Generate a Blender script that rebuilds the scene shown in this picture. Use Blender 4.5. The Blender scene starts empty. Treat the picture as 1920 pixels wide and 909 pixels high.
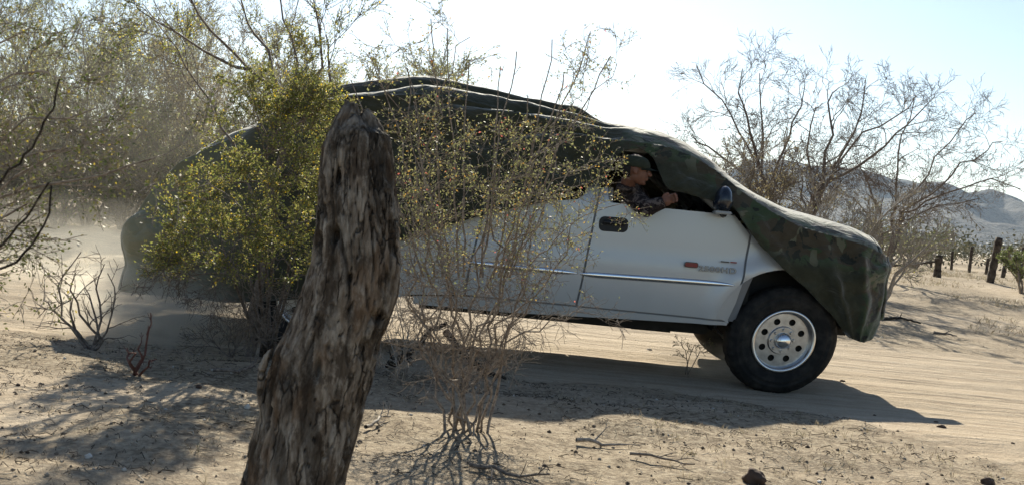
import bpy, bmesh, math, random
import numpy as np
from mathutils import Vector, Matrix
R = math.radians
C = bpy.context.scene.collection
SC = bpy.context.scene

# ---------------------------------------------------------------- camera, sky, sun, exposure
FPX = 2059.0                      # focal length in photo pixels (1920 wide)
CAMZ, PITCH, ROLL = 1.2, R(1.70), R(5.3)
fwd = Vector((0, math.cos(PITCH), -math.sin(PITCH)))
r0 = Vector((1, 0, 0)); u0 = r0.cross(fwd)
right = (r0 * math.cos(ROLL) + u0 * math.sin(ROLL)).normalized()
up = right.cross(fwd).normalized()
cd = bpy.data.cameras.new('camera'); cam = bpy.data.objects.new('camera', cd); C.objects.link(cam)
M = Matrix((right, up, -fwd)).transposed().to_4x4(); M.translation = (0, 0, CAMZ)
cam.matrix_world = M
cd.sensor_width = 36; cd.lens = 36 * FPX / 1920
cd.clip_start = .05; cd.clip_end = 20000
cd.dof.use_dof = True; cd.dof.focus_distance = 7.6; cd.dof.aperture_fstop = 11
SC.camera = cam
SUN_EL, SUN_AZ = R(28.5), R(-1)      # azimuth to the right of straight ahead (+Y)
w = bpy.data.worlds.new('World'); SC.world = w; w.use_nodes = True
nt = w.node_tree; bg = nt.nodes['Background']
sky = nt.nodes.new('ShaderNodeTexSky'); sky.sky_type = 'NISHITA'; sky.sun_disc = False
sky.sun_elevation = SUN_EL; sky.sun_rotation = SUN_AZ
sky.air_density = 1.0; sky.dust_density = 0.45; sky.ozone_density = 1.7; sky.altitude = 500
nt.links.new(sky.outputs[0], bg.inputs[0]); bg.inputs[1].default_value = 0.053
sd = bpy.data.lights.new('sun', 'SUN'); sd.energy = 4.2; sd.angle = R(.53); sd.color = (1, .93, .77)
so = bpy.data.objects.new('sun', sd); C.objects.link(so)
sdir = Vector((math.sin(SUN_AZ) * math.cos(SUN_EL), math.cos(SUN_AZ) * math.cos(SUN_EL), math.sin(SUN_EL)))
so.rotation_euler = sdir.to_track_quat('Z', 'Y').to_euler(); so.location = (0, 30, 30)
SC.view_settings.view_transform = 'Standard'; SC.view_settings.look = 'None'
SC.view_settings.gamma = 1; SC.view_settings.use_curve_mapping = False
SC.view_settings.exposure = 1.25
try:
    SC.render.engine = 'CYCLES'; SC.cycles.use_denoising = True
    SC.cycles.max_bounces = 6; SC.cycles.volume_bounces = 1; SC.cycles.transparent_max_bounces = 6
    SC.cycles.volume_step_rate = 2.0
except Exception: pass

# ---------------------------------------------------------------- helpers
def at(px, py, Y):
    """point of the plane y=Y seen at photo pixel px,py"""
    d = fwd + right * ((px - 960) / FPX) + up * ((454.5 - py) / FPX)
    t = Y / d.y
    return Vector((d.x * t, Y, CAMZ + d.z * t))
def sm(t): t = np.clip(t, 0, 1); return t * t * (3 - 2 * t)
def _h(ix, iy, s):
    n = (ix.astype(np.int64) * 374761393 + iy.astype(np.int64) * 668265263 + s * 1442695041) & 0x7fffffff
    n = ((n ^ (n >> 13)) * 1274126177) & 0x7fffffff
    return ((n ^ (n >> 16)) & 0xffff) / 65535.0
def vn(x, y, s=0):
    x = np.asarray(x, float); y = np.asarray(y, float)
    ix = np.floor(x); iy = np.floor(y); fx = sm(x - ix); fy = sm(y - iy)
    a = _h(ix, iy, s); b = _h(ix + 1, iy, s); c = _h(ix, iy + 1, s); d = _h(ix + 1, iy + 1, s)
    return (a + (b - a) * fx) * (1 - fy) + (c + (d - c) * fx) * fy - .5
def fbm(x, y, s=0, o=4):
    r = 0; a = 1
    for k in range(o):
        r = r + a * vn(x * 2**k, y * 2**k, s + k * 17); a *= .5
    return r
def road_edge(x): return 7.75 - 3.3 * sm((x - 1.2) / 1.6) + .22 * fbm(x * .9, x * 0 + 3, 5) + 0.1 * vn(x * 5, x * 0, 8)
def gz(x, y):
    x = np.asarray(x, float); y = np.asarray(y, float)
    z = .23 * sm((8.2 - y) / 2.7) + .42 * sm((y - 11) / 21)
    rd = sm((y - road_edge(x)) / .5) * sm((13 - y) / .8)
    z = z + (.05 * fbm(x * .7, y * .7, 1) + .03 * fbm(x * 3, y * 3, 2, 3)) * (1 - .8 * rd) * sm((60 - y) / 30)
    ph = y + .10 * fbm(x * .5, y * .3, 11)
    z = z + rd * (.012 * np.sin(ph * 9) + .008 * fbm(x * .6, y * 6, 12, 3))
    return z
def G(x, y): return float(gz(x, y))
def ground_at(px, py, y0=7.0):
    """where the sight line through px,py meets the ground"""
    y = y0
    lo, hi = 1.0, 400.0
    for k in range(60):
        mid = (lo + hi) / 2
        p = at(px, py, mid)
        if p.z > G(p.x, mid): lo = mid
        else: hi = mid
    return at(px, py, (lo + hi) / 2)

def link(name, me, m, parent=None, smooth=False):
    o = bpy.data.objects.new(name, me); C.objects.link(o)
    if m is not None: me.materials.append(m)
    if smooth: me.polygons.foreach_set('use_smooth', [True] * len(me.polygons))
    if parent is not None:
        o.parent = parent; o.matrix_parent_inverse = Matrix.Translation(-parent.location)
    return o
def tag(o, label, cat, group=None, kind=None):
    o['label'] = label
    if cat: o['category'] = cat
    if group: o['group'] = group
    if kind: o['kind'] = kind
    return o
def struct(o, label=None, kind='structure'):
    o['kind'] = kind
    if label: o['label'] = label
    return o
def thing(name, loc, label, cat, group=None):
    o = bpy.data.objects.new(name, None); C.objects.link(o); o.location = loc; o.empty_display_size = .1
    return tag(o, label, cat, group)
def mesh(V, F):
    me = bpy.data.meshes.new('m'); V = np.asarray(V, np.float32)
    if isinstance(F, np.ndarray):
        n, k = F.shape
        me.vertices.add(len(V)); me.vertices.foreach_set('co', V.ravel())
        me.loops.add(n * k); me.loops.foreach_set('vertex_index', F.astype(np.int32).ravel())
        me.polygons.add(n); me.polygons.foreach_set('loop_start', np.arange(0, n * k, k, dtype=np.int32))
        me.update(calc_edges=True)
    else: me.from_pydata(V.tolist(), [], F); me.update()
    return me
def grid_faces(nu, nv, wrap=False):
    i = np.arange(nu - 1)[:, None]; j = np.arange(nv if wrap else nv - 1)[None, :]
    j2 = (j + 1) % nv
    return np.stack([i * nv + j, (i + 1) * nv + j, (i + 1) * nv + j2, i * nv + j2], -1).reshape(-1, 4)
def tubes_mesh(lines, k=5):
    """lines: list of (points list, radii list)"""
    by = {}
    for P, r in lines: by.setdefault(len(P), []).append((P, r))
    Vs, Fs, off = [], [], 0
    for n, L in by.items():
        P = np.array([[tuple(q) for q in l[0]] for l in L], float); r = np.array([l[1] for l in L], float)
        t = np.gradient(P, axis=1); t /= np.linalg.norm(t, axis=2, keepdims=True) + 1e-9
        ref = np.array((.31, .83, .12)); u = np.cross(t, ref); u /= np.linalg.norm(u, axis=2, keepdims=True) + 1e-9
        v = np.cross(t, u); a = np.arange(k) * 2 * math.pi / k
        ring = P[:, :, None] + r[:, :, None, None] * (u[:, :, None] * np.cos(a)[:, None] + v[:, :, None] * np.sin(a)[:, None])
        m = len(L); Vs.append(ring.reshape(-1, 3)); gf = grid_faces(n, k, True)
        gf = (gf[None] + (np.arange(m) * n * k)[:, None, None]).reshape(-1, 4) + off
        Fs.append(gf)
        off += m * n * k
    return mesh(np.concatenate(Vs), np.concatenate(Fs))
def leaves_mesh(pos, dirs, L, W, rs):
    """rhombic leaf faces; pos (n,3), dirs (n,3)"""
    n = len(pos); d = dirs / (np.linalg.norm(dirs, axis=1, keepdims=True) + 1e-9)
    rnd = rs.normal(size=(n, 3)); s = np.cross(d, rnd); s /= np.linalg.norm(s, axis=1, keepdims=True) + 1e-9
    L = np.asarray(L) * rs.uniform(.6, 1.3, n); W = np.asarray(W) * rs.uniform(.7, 1.3, n)
    a = pos; b = pos + d * (L * .5)[:, None] + s * W[:, None] * .5; c = pos + d * L[:, None]; e = pos + d * (L * .5)[:, None] - s * W[:, None] * .5
    V = np.stack([a, b, c, e], 1).reshape(-1, 3)
    return mesh(V, np.arange(n * 4).reshape(n, 4))
def box(bm, c, s, rot=None, bev=0):
    r = bmesh.ops.create_cube(bm, size=1)
    m = Matrix.Translation(c) @ (rot.to_4x4() if rot is not None else Matrix()) @ Matrix.Diagonal((*s, 1))
    bmesh.ops.transform(bm, matrix=m, verts=r['verts'])
    if bev: bmesh.ops.bevel(bm, geom=list({e for v in r['verts'] for e in v.link_edges}), offset=bev, segments=2, affect='EDGES')
def ball(bm, c, s, rot=None, u=16, v=12):
    r = bmesh.ops.create_uvsphere(bm, u_segments=u, v_segments=v, radius=1)
    m = Matrix.Translation(c) @ (rot.to_4x4() if rot is not None else Matrix()) @ Matrix.Diagonal((*s, 1))
    bmesh.ops.transform(bm, matrix=m, verts=r['verts']); return r['verts']
def cyl(bm, p, q, r1, r2=None, n=16, caps=True):
    r2 = r1 if r2 is None else r2; p = Vector(p); q = Vector(q); d = q - p
    r = bmesh.ops.create_cone(bm, cap_ends=caps, segments=n, radius1=r1, radius2=r2, depth=d.length)
    m = Matrix.Translation((p + q) / 2) @ d.to_track_quat('Z', 'Y').to_matrix().to_4x4()
    bmesh.ops.transform(bm, matrix=m, verts=r['verts']); return r['verts']
def bobj(name, bm, m, parent=None, smooth=False):
    me = bpy.data.meshes.new(name); bm.to_mesh(me); bm.free(); return link(name, me, m, parent, smooth)
def evald(o):
    dg = bpy.context.evaluated_depsgraph_get(); return bpy.data.meshes.new_from_object(o.evaluated_get(dg))
def remeshed(name, bm, vox, m, parent, it=4, disp=None):
    """fuse overlapping volumes into one continuous skin"""
    me = bpy.data.meshes.new('t'); bm.to_mesh(me); bm.free()
    o = bpy.data.objects.new('t', me); C.objects.link(o)
    md = o.modifiers.new('r', 'REMESH'); md.mode = 'VOXEL'; md.voxel_size = vox
    ms = o.modifiers.new('s', 'SMOOTH'); ms.iterations = it; ms.factor = .6
    bpy.context.view_layer.update(); me2 = evald(o); bpy.data.objects.remove(o)
    if disp:
        n = len(me2.vertices); co = np.empty(n * 3); no = np.empty(n * 3)
        me2.vertices.foreach_get('co', co); me2.vertices.foreach_get('normal', no)
        co = co.reshape(-1, 3); no = no.reshape(-1, 3); co += no * disp(co)[:, None]
        me2.vertices.foreach_set('co', co.ravel()); me2.update()
    me2.name = name
    return link(name, me2, m, parent, True)

# ---------------------------------------------------------------- materials
class N:
    def __init__(s, name, rough=.8, spec=.3):
        s.m = bpy.data.materials.new(name); s.m.use_nodes = True; s.t = s.m.node_tree
        s.p = s.t.nodes['Principled BSDF']; s.p.inputs['Roughness'].default_value = rough
        s.p.inputs['Specular IOR Level'].default_value = spec
    def n(s, typ, **kw):
        x = s.t.nodes.new('ShaderNode' + typ)
        for k, v in kw.items():
            if k in x.inputs: x.inputs[k].default_value = v
            else: setattr(x, k, v)
        return x
    def l(s, a, b): s.t.links.new(a, b)
    def coord(s, kind='Object', scale=(1, 1, 1), rot=(0, 0, 0)):
        c = s.n('TexCoord'); m = s.n('Mapping'); m.inputs['Scale'].default_value = scale; m.inputs['Rotation'].default_value = rot
        s.l(c.outputs[kind], m.inputs[0]); return m.outputs[0]
    def noise(s, vec, scale, detail=4, rough=.55, dist=0):
        x = s.n('TexNoise'); x.inputs['Scale'].default_value = scale; x.inputs['Detail'].default_value = detail
        x.inputs['Roughness'].default_value = rough; x.inputs['Distortion'].default_value = dist
        s.l(vec, x.inputs['Vector']); return x.outputs[0]
    def ramp(s, fac, stops, interp='LINEAR'):
        x = s.n('ValToRGB'); cr = x.color_ramp; cr.interpolation = interp
        while len(cr.elements) < len(stops): cr.elements.new(.5)
        for e, (p, c) in zip(cr.elements, stops):
            e.position = p; e.color = (*c, 1) if isinstance(c, tuple) else (c, c, c, 1)
        s.l(fac, x.inputs[0]); return x.outputs[0]
    def mix(s, fac, a, b, mode='MIX'):
        x = s.n('Mix', data_type='RGBA', blend_type=mode)
        for k, v in ((0, fac), (6, a), (7, b)):
            if hasattr(v, 'is_linked') or hasattr(v, 'links'): s.l(v, x.inputs[k])
            else: x.inputs[k].default_value = (*v, 1) if isinstance(v, tuple) else v
        return x.outputs[2]
    def math(s, op, a, b=0.0):
        x = s.n('Math', operation=op)
        for k, v in ((0, a), (1, b)):
            if hasattr(v, 'links'): s.l(v, x.inputs[k])
            else: x.inputs[k].default_value = v
        return x.outputs[0]
    def bump(s, h, strength=.5, dist=.01):
        x = s.n('Bump'); x.inputs['Strength'].default_value = strength; x.inputs['Distance'].default_value = dist
        s.l(h, x.inputs['Height']); s.l(x.outputs[0], s.p.inputs['Normal'])
    def col(s, c):
        if isinstance(c, tuple): s.p.inputs['Base Color'].default_value = (*c, 1)
        else: s.l(c, s.p.inputs['Base Color'])
def plain(name, c, rough=.6, metal=0, spec=.4, var=.0, scale=20):
    k = N(name, rough, spec); k.p.inputs['Metallic'].default_value = metal
    if var:
        f = k.noise(k.coord(), scale); a = tuple(x * (1 - var) for x in c); b = tuple(min(1, x * (1 + var)) for x in c)
        k.col(k.ramp(f, [(.3, a), (.7, b)]))
    else: k.col(c)
    return k.m
def leafmat(name, stops, trans=.35):
    k = N(name, .55, .35); g = k.n('NewGeometry')
    c = k.ramp(g.outputs['Random Per Island'], stops, 'CONSTANT'); k.col(c)
    tr = k.n('BsdfTranslucent'); k.l(c, tr.inputs[0]); mx = k.n('MixShader'); mx.inputs[0].default_value = trans
    k.l(k.p.outputs[0], mx.inputs[1]); k.l(tr.outputs[0], mx.inputs[2])
    k.l(mx.outputs[0], k.t.nodes['Material Output'].inputs['Surface']); return k.m
def barkmat(name, a, b, scale=30):
    k = N(name, .85, .2); v = k.coord(); f = k.noise(v, scale, 5); k.col(k.ramp(f, [(.35, a), (.65, b)])); k.bump(f, .6, .004); return k.m

def ground_mat():
    k = N('desert_soil', .95, .15); v = k.coord()
    at_ = k.n('Attribute', attribute_name='sandy')
    big = k.noise(v, .9, 5, .6); med = k.noise(v, 6, 5, .65); fine = k.noise(v, 60, 4, .7); grit = k.noise(v, 190, 3, .7)
    sand = k.ramp(med, [(.3, (.44, .345, .24)), (.7, (.58, .47, .34))])
    vr = k.coord(scale=(.8, 9, 1)); tr = k.noise(vr, 1.3, 5, .6, .3)
    sand = k.mix(.55, sand, k.ramp(tr, [(.35, (.37, .28, .19)), (.5, (.49, .39, .275)), (.65, (.62, .51, .375))]))
    soil = k.ramp(med, [(.25, (.22, .16, .105)), (.45, (.33, .25, .165)), (.6, (.44, .345, .24)), (.75, (.57, .475, .36))])
    lit = k.ramp(k.noise(v, 26, 6, .75), [(.42, (.085, .062, .038)), (.49, (.27, .21, .135)), (.60, (.52, .44, .315))])
    soil = k.mix(.62, soil, lit)
    soil = k.mix(k.ramp(big, [(.45, 0.0), (.62, .6)]), soil, sand)
    f = k.math('ADD', at_.outputs['Fac'], k.math('MULTIPLY', k.math('SUBTRACT', med, .5), .9))
    c = k.mix(k.ramp(f, [(.3, 0.0), (.7, 1.0)]), soil, sand)
    c = k.mix(.55, c, k.ramp(fine, [(.3, .55), (.7, 1.0)]), 'MULTIPLY')
    gr = k.ramp(grit, [(.32, .35), (.42, 1.0)]); c = k.mix(.5, c, gr, 'MULTIPLY')
    vo = k.n('TexVoronoi', feature='F1'); vo.inputs['Scale'].default_value = 34; k.l(v, vo.inputs['Vector'])
    c = k.mix(k.ramp(vo.outputs['Distance'], [(.08, .55), (.16, 0.0)]), c, (.16, .125, .09))
    k.col(c)
    h = k.math('ADD', k.math('MULTIPLY', fine, .5), k.math('ADD', k.math('MULTIPLY', med, .9), k.math('MULTIPLY', k.math('MULTIPLY', tr, at_.outputs['Fac']), 1.2)))
    k.bump(h, .8, .035); return k.m
M_GROUND = ground_mat()

def camo_mat():
    k = N('camouflage_fabric', .75, .25); v = k.coord(scale=(1, 1, 1.1))
    n1 = k.noise(v, 4.2, 3, .5, .9); n2 = k.noise(k.coord(scale=(1.3, 1, 1), rot=(.5, .3, .8)), 5.0, 3, .5, .8); n3 = k.noise(k.coord(rot=(1.2, .4, .2)), 9.0, 3, .5, .5)
    c = k.mix(k.ramp(n1, [(.50, 0.0), (.515, 1.0)]), (.046, .070, .030), (.060, .046, .026))
    c = k.mix(k.ramp(n2, [(.56, 0.0), (.575, 1.0)]), c, (.13, .13, .08))
    c = k.mix(k.ramp(n3, [(.57, 0.0), (.585, 1.0)]), c, (.016, .019, .013))
    ca = k.n('Attribute', attribute_name='camo'); c = k.mix(ca.outputs['Fac'], (.038, .038, .019), c)  # plain dark olive outside the camo mask paints the flank's deep shade into colour
    # sun-bleached plain olive towards the tail
    sx = k.n('SeparateXYZ'); k.l(k.coord(), sx.inputs[0])
    f = k.math('ADD', sx.outputs[0], k.math('MULTIPLY', k.noise(v, 2.2, 3), .5))
    c = k.mix(k.ramp(k.math('ADD', k.math('MULTIPLY', f, .2), .8), [(.26, .95), (.50, .0)]), c, (.27, .27, .18))
    dust = k.ramp(k.noise(v, 9, 5, .6), [(.4, 0.0), (.8, .22)])
    c = k.mix(dust, c, (.17, .165, .12))
    k.col(c)
    w1 = k.noise(k.coord(scale=(.6, .6, 1.3), rot=(0, .5, 0)), 7, 5, .55, 1.4); w2 = k.noise(v, 260, 1)
    k.bump(k.math('ADD', w1, k.math('MULTIPLY', w2, .02)), .5, .05)
    k.p.inputs['Sheen Weight'].default_value = .5; k.p.inputs['Sheen Roughness'].default_value = .45
    tr = k.n('BsdfTranslucent'); k.l(c, tr.inputs[0]); mx = k.n('MixShader'); mx.inputs[0].default_value = .12
    k.l(k.p.outputs[0], mx.inputs[1]); k.l(tr.outputs[0], mx.inputs[2]); k.l(mx.outputs[0], k.t.nodes['Material Output'].inputs['Surface'])
    return k.m
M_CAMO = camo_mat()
def paint_mat():
    k = N('silver_white_paint', .32, .5); v = k.coord()
    d = k.noise(v, 3.5, 5, .6); sx = k.n('SeparateXYZ'); k.l(v, sx.inputs[0])
    low = k.ramp(k.math('ADD', k.math('MULTIPLY', sx.outputs[2], 1.0), k.math('MULTIPLY', d, .3)), [(.55, 1.0), (.90, .06)])
    c = k.mix(k.math('MULTIPLY', low, .42), (.53, .545, .54), (.38, .33, .25)); k.col(c)
    k.l(k.ramp(low, [(0, .3), (1, .6)]), k.p.inputs['Roughness'])
    k.p.inputs['Coat Weight'].default_value = .4; k.p.inputs['Coat Roughness'].default_value = .12; k.p.inputs['Metallic'].default_value = .15
    return k.m
M_PAINT = paint_mat()
M_BLACK = plain('black_plastic', (.012, .012, .013), .5, var=.3)
M_DARKMET = plain('dusty_chassis_steel', (.03, .027, .022), .8, 0, .3, .4, 8)
def rubber():
    k = N('dusty_tyre_rubber', .85, .2); f = k.noise(k.coord(), 9, 6, .65); k.col(k.ramp(f, [(.42, (.017, .016, .015)), (.62, (.040, .036, .030)), (.8, (.09, .078, .06))])); k.bump(k.noise(k.coord(), 60, 3), .4, .004); return k.m
M_RUBBER = rubber()
M_ALLOY = plain('polished_aluminium', (.40, .40, .41), .28, 1, .5, .22, 18)
M_LIP = plain('polished_rim_lip', (.72, .70, .67), .28, 1)
M_CHROME = plain('chrome', (.80, .80, .80), .16, 1)
M_GLASS = plain('tinted_glass', (.01, .012, .015), .05, 0, .6)
M_SEAT = plain('grey_cloth', (.05, .05, .05), .95)
M_RED = plain('red_decal', (.28, .055, .04), .5)
M_DECAL = plain('grey_decal_outline', (.10, .085, .07), .5)
M_DECALW = plain('pale_decal', (.62, .58, .50), .5)
M_SKIN = plain('sun_tanned_skin', (.19, .085, .052), .55, 0, .35, .12, 40)
M_HAIR = plain('dark_hair', (.015, .011, .009), .8)
M_CAP = plain('olive_cap_cloth', (.034, .038, .024), .9, 0, .2, .15, 60)
def jacket():
    k = N('brown_camouflage_cloth', .85, .2); v = k.coord(); n1 = k.noise(v, 22, 4, .6, .5); n2 = k.noise(k.coord(rot=(1, .5, 0)), 30, 4, .6, .6)
    c = k.mix(k.ramp(n1, [(.5, 0.0), (.53, 1.0)]), (.032, .022, .020), (.13, .10, .085))
    k.col(k.mix(k.ramp(n2, [(.55, 0.0), (.58, 1.0)]), c, (.012, .009, .009))); k.bump(n1, .4, .01); return k.m
M_JACKET = jacket()

# ---------------------------------------------------------------- ground, road, hills
def axis(segs):
    out = [segs[0][0]]
    for a, b, st in segs:
        n = max(1, int(round((b - a) / st))); out += list(np.linspace(a, b, n + 1)[1:])
    return np.array(out)
def sheet(name, xs, ys, dz=0, clipf=None):
    X, Y = np.meshgrid(xs, ys, indexing='ij')
    if clipf: X, Y = clipf(X, Y)
    Z = gz(X, Y) + dz
    if clipf:
        j = np.arange(len(ys)); e = np.minimum(j, len(ys) - 1 - j); Z = Z - .016 * (1 - sm(e / 4.0))[None, :]
    me = mesh(np.stack([X, Y, Z], -1).reshape(-1, 3), grid_faces(len(xs), len(ys))[:, ::-1].copy())
    a = me.attributes.new('sandy', 'FLOAT', 'POINT')
    s = sm((Y - road_edge(X)) / .45 + .3) * sm((13.2 - Y) / 1.0)
    s = np.maximum(s, .75 * sm((-1.1 - X + .5 * (Y - 4.6) + .5 * vn(X * 1.2, Y * 1.2, 4)) / .7) * sm((5.6 - Y) / .6))
    s = np.maximum(s, .9 * sm((Y - 16) / .8) * sm((19 - Y) / .8) * sm((X - 3) / 1.5))
    s = np.maximum(s, .6 * sm((vn(X * .3, Y * .12, 9)) / .2) * sm((Y - 14) / 6))
    a.data.foreach_set('value', s.ravel().astype(np.float32))
    return struct(link(name, me, M_GROUND, None, True))
xs = axis([(-9000, -1000, 1000), (-1000, -100, 60), (-100, -20, 4), (-20, -4, .4), (-4, 4.5, .03), (4.5, 20, .4), (20, 100, 4), (100, 1000, 60), (1000, 9000, 1000)])
ys = axis([(-60, -4, 4), (-4, 2.4, .4), (2.4, 9, .03), (9, 14, .07), (14, 40, .4), (40, 200, 4), (200, 1000, 40), (1000, 9000, 800)])
sheet('ground', xs, ys)
def clip_road(X, Y):
    e = road_edge(X) + .12; f = 12.9 + .3 * vn(X * .5, X * 0, 3)
    t = (Y - 7.0) / 6.0
    return X, e + (f - e) * t
sheet('dirt_road', axis([(-60, -8, .8), (-8, -4, .15), (-4, 4.6, .035), (4.6, 8, .15), (8, 60, .8)]), np.linspace(7.0, 13.0, 150), .006, clip_road)

def mountains():
    k = N('rocky_hillside', .95, .1); v = k.coord(); f = k.noise(v, .006, 8, .65); k.col(k.ramp(f, [(.35, (.035, .033, .030)), (.65, (.095, .083, .072))]))
    k.bump(f, 1.0, 60)
    prof = [(1200, 400), (1400, 300), (1500, 302), (1560, 312), (1610, 318), (1660, 332), (1720, 345), (1760, 340), (1790, 348), (1815, 358), (1850, 354), (1880, 362), (1905, 372), (1960, 392), (2050, 412), (2200, 425), (2500, 455)]
    px = np.arange(1200, 2500, 4.0); Y = 3200
    top = np.array([[*at(a, b, Y)] for a, b in prof]); xs_ = np.array([at(a, 400, Y).x for a in px])
    zt = np.interp(xs_, top[:, 0], top[:, 2]) + 14 * fbm(xs_ * .012, xs_ * 0, 31, 5); zt = np.maximum(zt, 2)
    nv = 70; t = np.linspace(0, 1, nv)[None, :]
    X = xs_[:, None] + 0 * t; Yy = X * 0 + Y - 1100 * (1 - np.minimum(t * 1.6, 1)) + 900 * np.maximum(t - .625, 0) / .375
    s = np.where(t < .625, (t / .625), 1 - ((t - .625) / .375) ** 1.3)
    rid = 1 - np.abs(fbm(X * .004, Yy * .0022, 41, 5)) * .95
    Z = zt[:, None] * (s ** 1.15) * np.where((t > .58) & (t < .66), 1, np.clip(rid, .3, 1.0)) - 3
    me = mesh(np.stack([X, Yy, Z], -1).reshape(-1, 3), grid_faces(len(px), nv)[:, ::-1].copy())
    struct(link('mountains', me, k.m, None, True))
mountains()

# ---------------------------------------------------------------- plants
class Plant:
    def __init__(s, seed, K):
        s.r = random.Random(seed); s.K = K; s.lines = []; s.lp = []; s.ld = []; s.rs = np.random.RandomState(seed)
    def limb(s, pts, r0, r1, level=0):
        """an explicit limb through given points, wiggled, with side branches"""
        P = [Vector(p) for p in pts]; Q = []
        for a, b in zip(P, P[1:]):
            n = max(2, int((b - a).length / s.K['seg0']))
            for i in range(n): Q.append(a.lerp(b, i / n))
        Q.append(P[-1]); j = s.K.get('wig', .02)
        Q = [Q[0]] + [q + Vector([s.r.gauss(0, j) for _ in range(3)]) for q in Q[1:]]
        rad = [r0 + (r1 - r0) * i / (len(Q) - 1) for i in range(len(Q))]
        s.lines.append((Q, rad)); s.kids(Q, rad, level, sum((b - a).length for a, b in zip(Q, Q[1:])))
    def kids(s, Q, rad, level, length):
        K = s.K; r = s.r
        if level >= K['levels']: s.leaf(Q); return
        n = K['n'][min(level, len(K['n']) - 1)]
        if level == 0: n = max(3, int(n * length)) if length > 2 else int(n * max(.5, length))
        st = K.get('start', .25)
        for k in range(n):
            t = st + (1 - st) * (k + r.random()) / n
            x = t * (len(Q) - 1); i = min(int(x), len(Q) - 2); p = Q[i].lerp(Q[i + 1], x - i); d = (Q[i + 1] - Q[i]).normalized()
            side = Vector([r.gauss(0, 1) for _ in range(3)]).cross(d).normalized()
            a = K['ang'] * r.uniform(.6, 1.3); nd = (d * math.cos(a) + side * math.sin(a)).normalized()
            L = K['len'][min(level, len(K['len']) - 1)] * r.uniform(.5, 1.35) * (1.15 - .5 * t)
            s.grow(p, nd, L, rad[i] * K.get('rr', .6), level + 1)
        if level == K['levels'] - 1 or K.get('allleaf'): s.leaf(Q[len(Q) // 3:])
    def grow(s, p, d, L, r0, level):
        K = s.K; r = s.r; n = max(3, int(L / K['seg'])); st = L / n; Q = [p]; z = K['zig']; d = Vector(d)
        for i in range(n):
            d = (d + Vector((r.gauss(0, z), r.gauss(0, z), r.gauss(0, z) + K['up']))).normalized(); Q.append(Q[-1] + d * st)
        r0 = max(r0, K['rmin']); rad = [r0 + (K['rmin'] * .8 - r0) * i / n for i in range(n + 1)]
        s.lines.append((Q, rad)); s.kids(Q, rad, level, L)
    def leaf(s, Q):
        K = s.K; r = s.r
        if not K.get('leaf'): return
        den = K['leaf']
        for a, b in zip(Q, Q[1:]):
            m = den * (b - a).length; m = int(m) + (r.random() < m % 1); d = (b - a).normalized()
            if K.get('lz') and a.z < K['lz'][0] + r.random() * K['lz'][1]: m = 0
            for k in range(m):
                q = a.lerp(b, r.random()); v = Vector((r.gauss(0, 1), r.gauss(0, 1), r.gauss(0, 1))).normalized() * .9 + d
                j = K.get('lj', .004); s.lp.append((q.x + r.gauss(0, j), q.y + r.gauss(0, j), q.z + r.gauss(0, j))); s.ld.append(tuple(v))
    def build(s, root, bark, leafm=None, names=('branches', 'foliage'), k=5):
        thick = [l for l in s.lines]
        o = link(names[0], tubes_mesh(thick, k), bark, root, True)
        if s.lp and leafm: link(names[1], leaves_mesh(np.array(s.lp), np.array(s.ld), s.K['ls'][0], s.K['ls'][1], s.rs), leafm, root)
        return o

B_GREY = barkmat('grey_bark', (.13, .105, .085), (.36, .30, .24), 60)
B_BROWN = barkmat('brown_bark', (.10, .08, .065), (.26, .21, .17), 50)
B_PALE = barkmat('pale_dry_bark', (.20, .17, .14), (.42, .37, .31), 60)
B_DARK = barkmat('dark_charred_bark', (.015, .012, .010), (.07, .055, .04), 40)
B_RED = barkmat('reddish_bark', (.10, .04, .03), (.20, .10, .075), 60)
L_CREO = leafmat('creosote_leaves', [(0, (.17, .195, .05)), (.3, (.25, .265, .07)), (.6, (.34, .32, .095)), (.82, (.42, .36, .13)), (.96, (.75, .52, .04))], .55)
L_MESQ = leafmat('tiny_shrub_leaves', [(0, (.20, .215, .09)), (.35, (.28, .275, .12)), (.72, (.36, .31, .12)), (.92, (.50, .30, .07)), (.985, (.55, .16, .12))], .5)
L_GREY = leafmat('grey_green_leaves', [(0, (.20, .215, .10)), (.4, (.28, .29, .14)), (.75, (.36, .35, .18)), (.96, (.55, .47, .12))], .5)
L_TAN = leafmat('brown_dry_leaves', [(0, (.18, .155, .08)), (.5, (.25, .21, .115)), (.8, (.33, .28, .16))], .45)
L_GREEN = leafmat('green_shrub_leaves', [(0, (.09, .12, .035)), (.5, (.15, .18, .06)), (.85, (.21, .22, .09))], .5)
L_FORE = leafmat('near_branch_leaves', [(0, (.09, .11, .03)), (.4, (.14, .15, .045)), (.75, (.19, .17, .06)), (.93, (.50, .38, .06)), (.965, (.60, .56, .48))])

# big creosote in front of the truck's tail
gp = ground_at(500, 668)
Yc = 6.6
root = thing('creosote_bush', (gp.x, gp.y, G(gp.x, gp.y)), 'large olive green bush with yellow flowers hiding the tail of the covered truck', 'bush')
K = dict(levels=3, n=[12, 5, 5], len=[.25, .15, .085], ang=.75, seg=.03, seg0=.12, zig=.18, up=.03, rmin=.0014, rr=.5, leaf=115, ls=(.016, .0095), lj=.007, start=.5, wig=.012, lz=(.62, .12))
P = Plant(3, K); b0 = Vector(root.location)
hubs = [at(a, b, c) for a, b, c in [(430, 500, 6.4), (480, 430, 6.3), (520, 350, 6.5), (560, 420, 6.4), (470, 520, 6.6), (550, 510, 6.5), (500, 290, 6.6)]]
for h_ in hubs: P.lines.append(([b0 + Vector((random.Random(h_.x).uniform(-.05, .05), 0, 0)), b0.lerp(h_, .5) + Vector((0, 0, -.03)), h_], [.016, .012, .009]))
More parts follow.
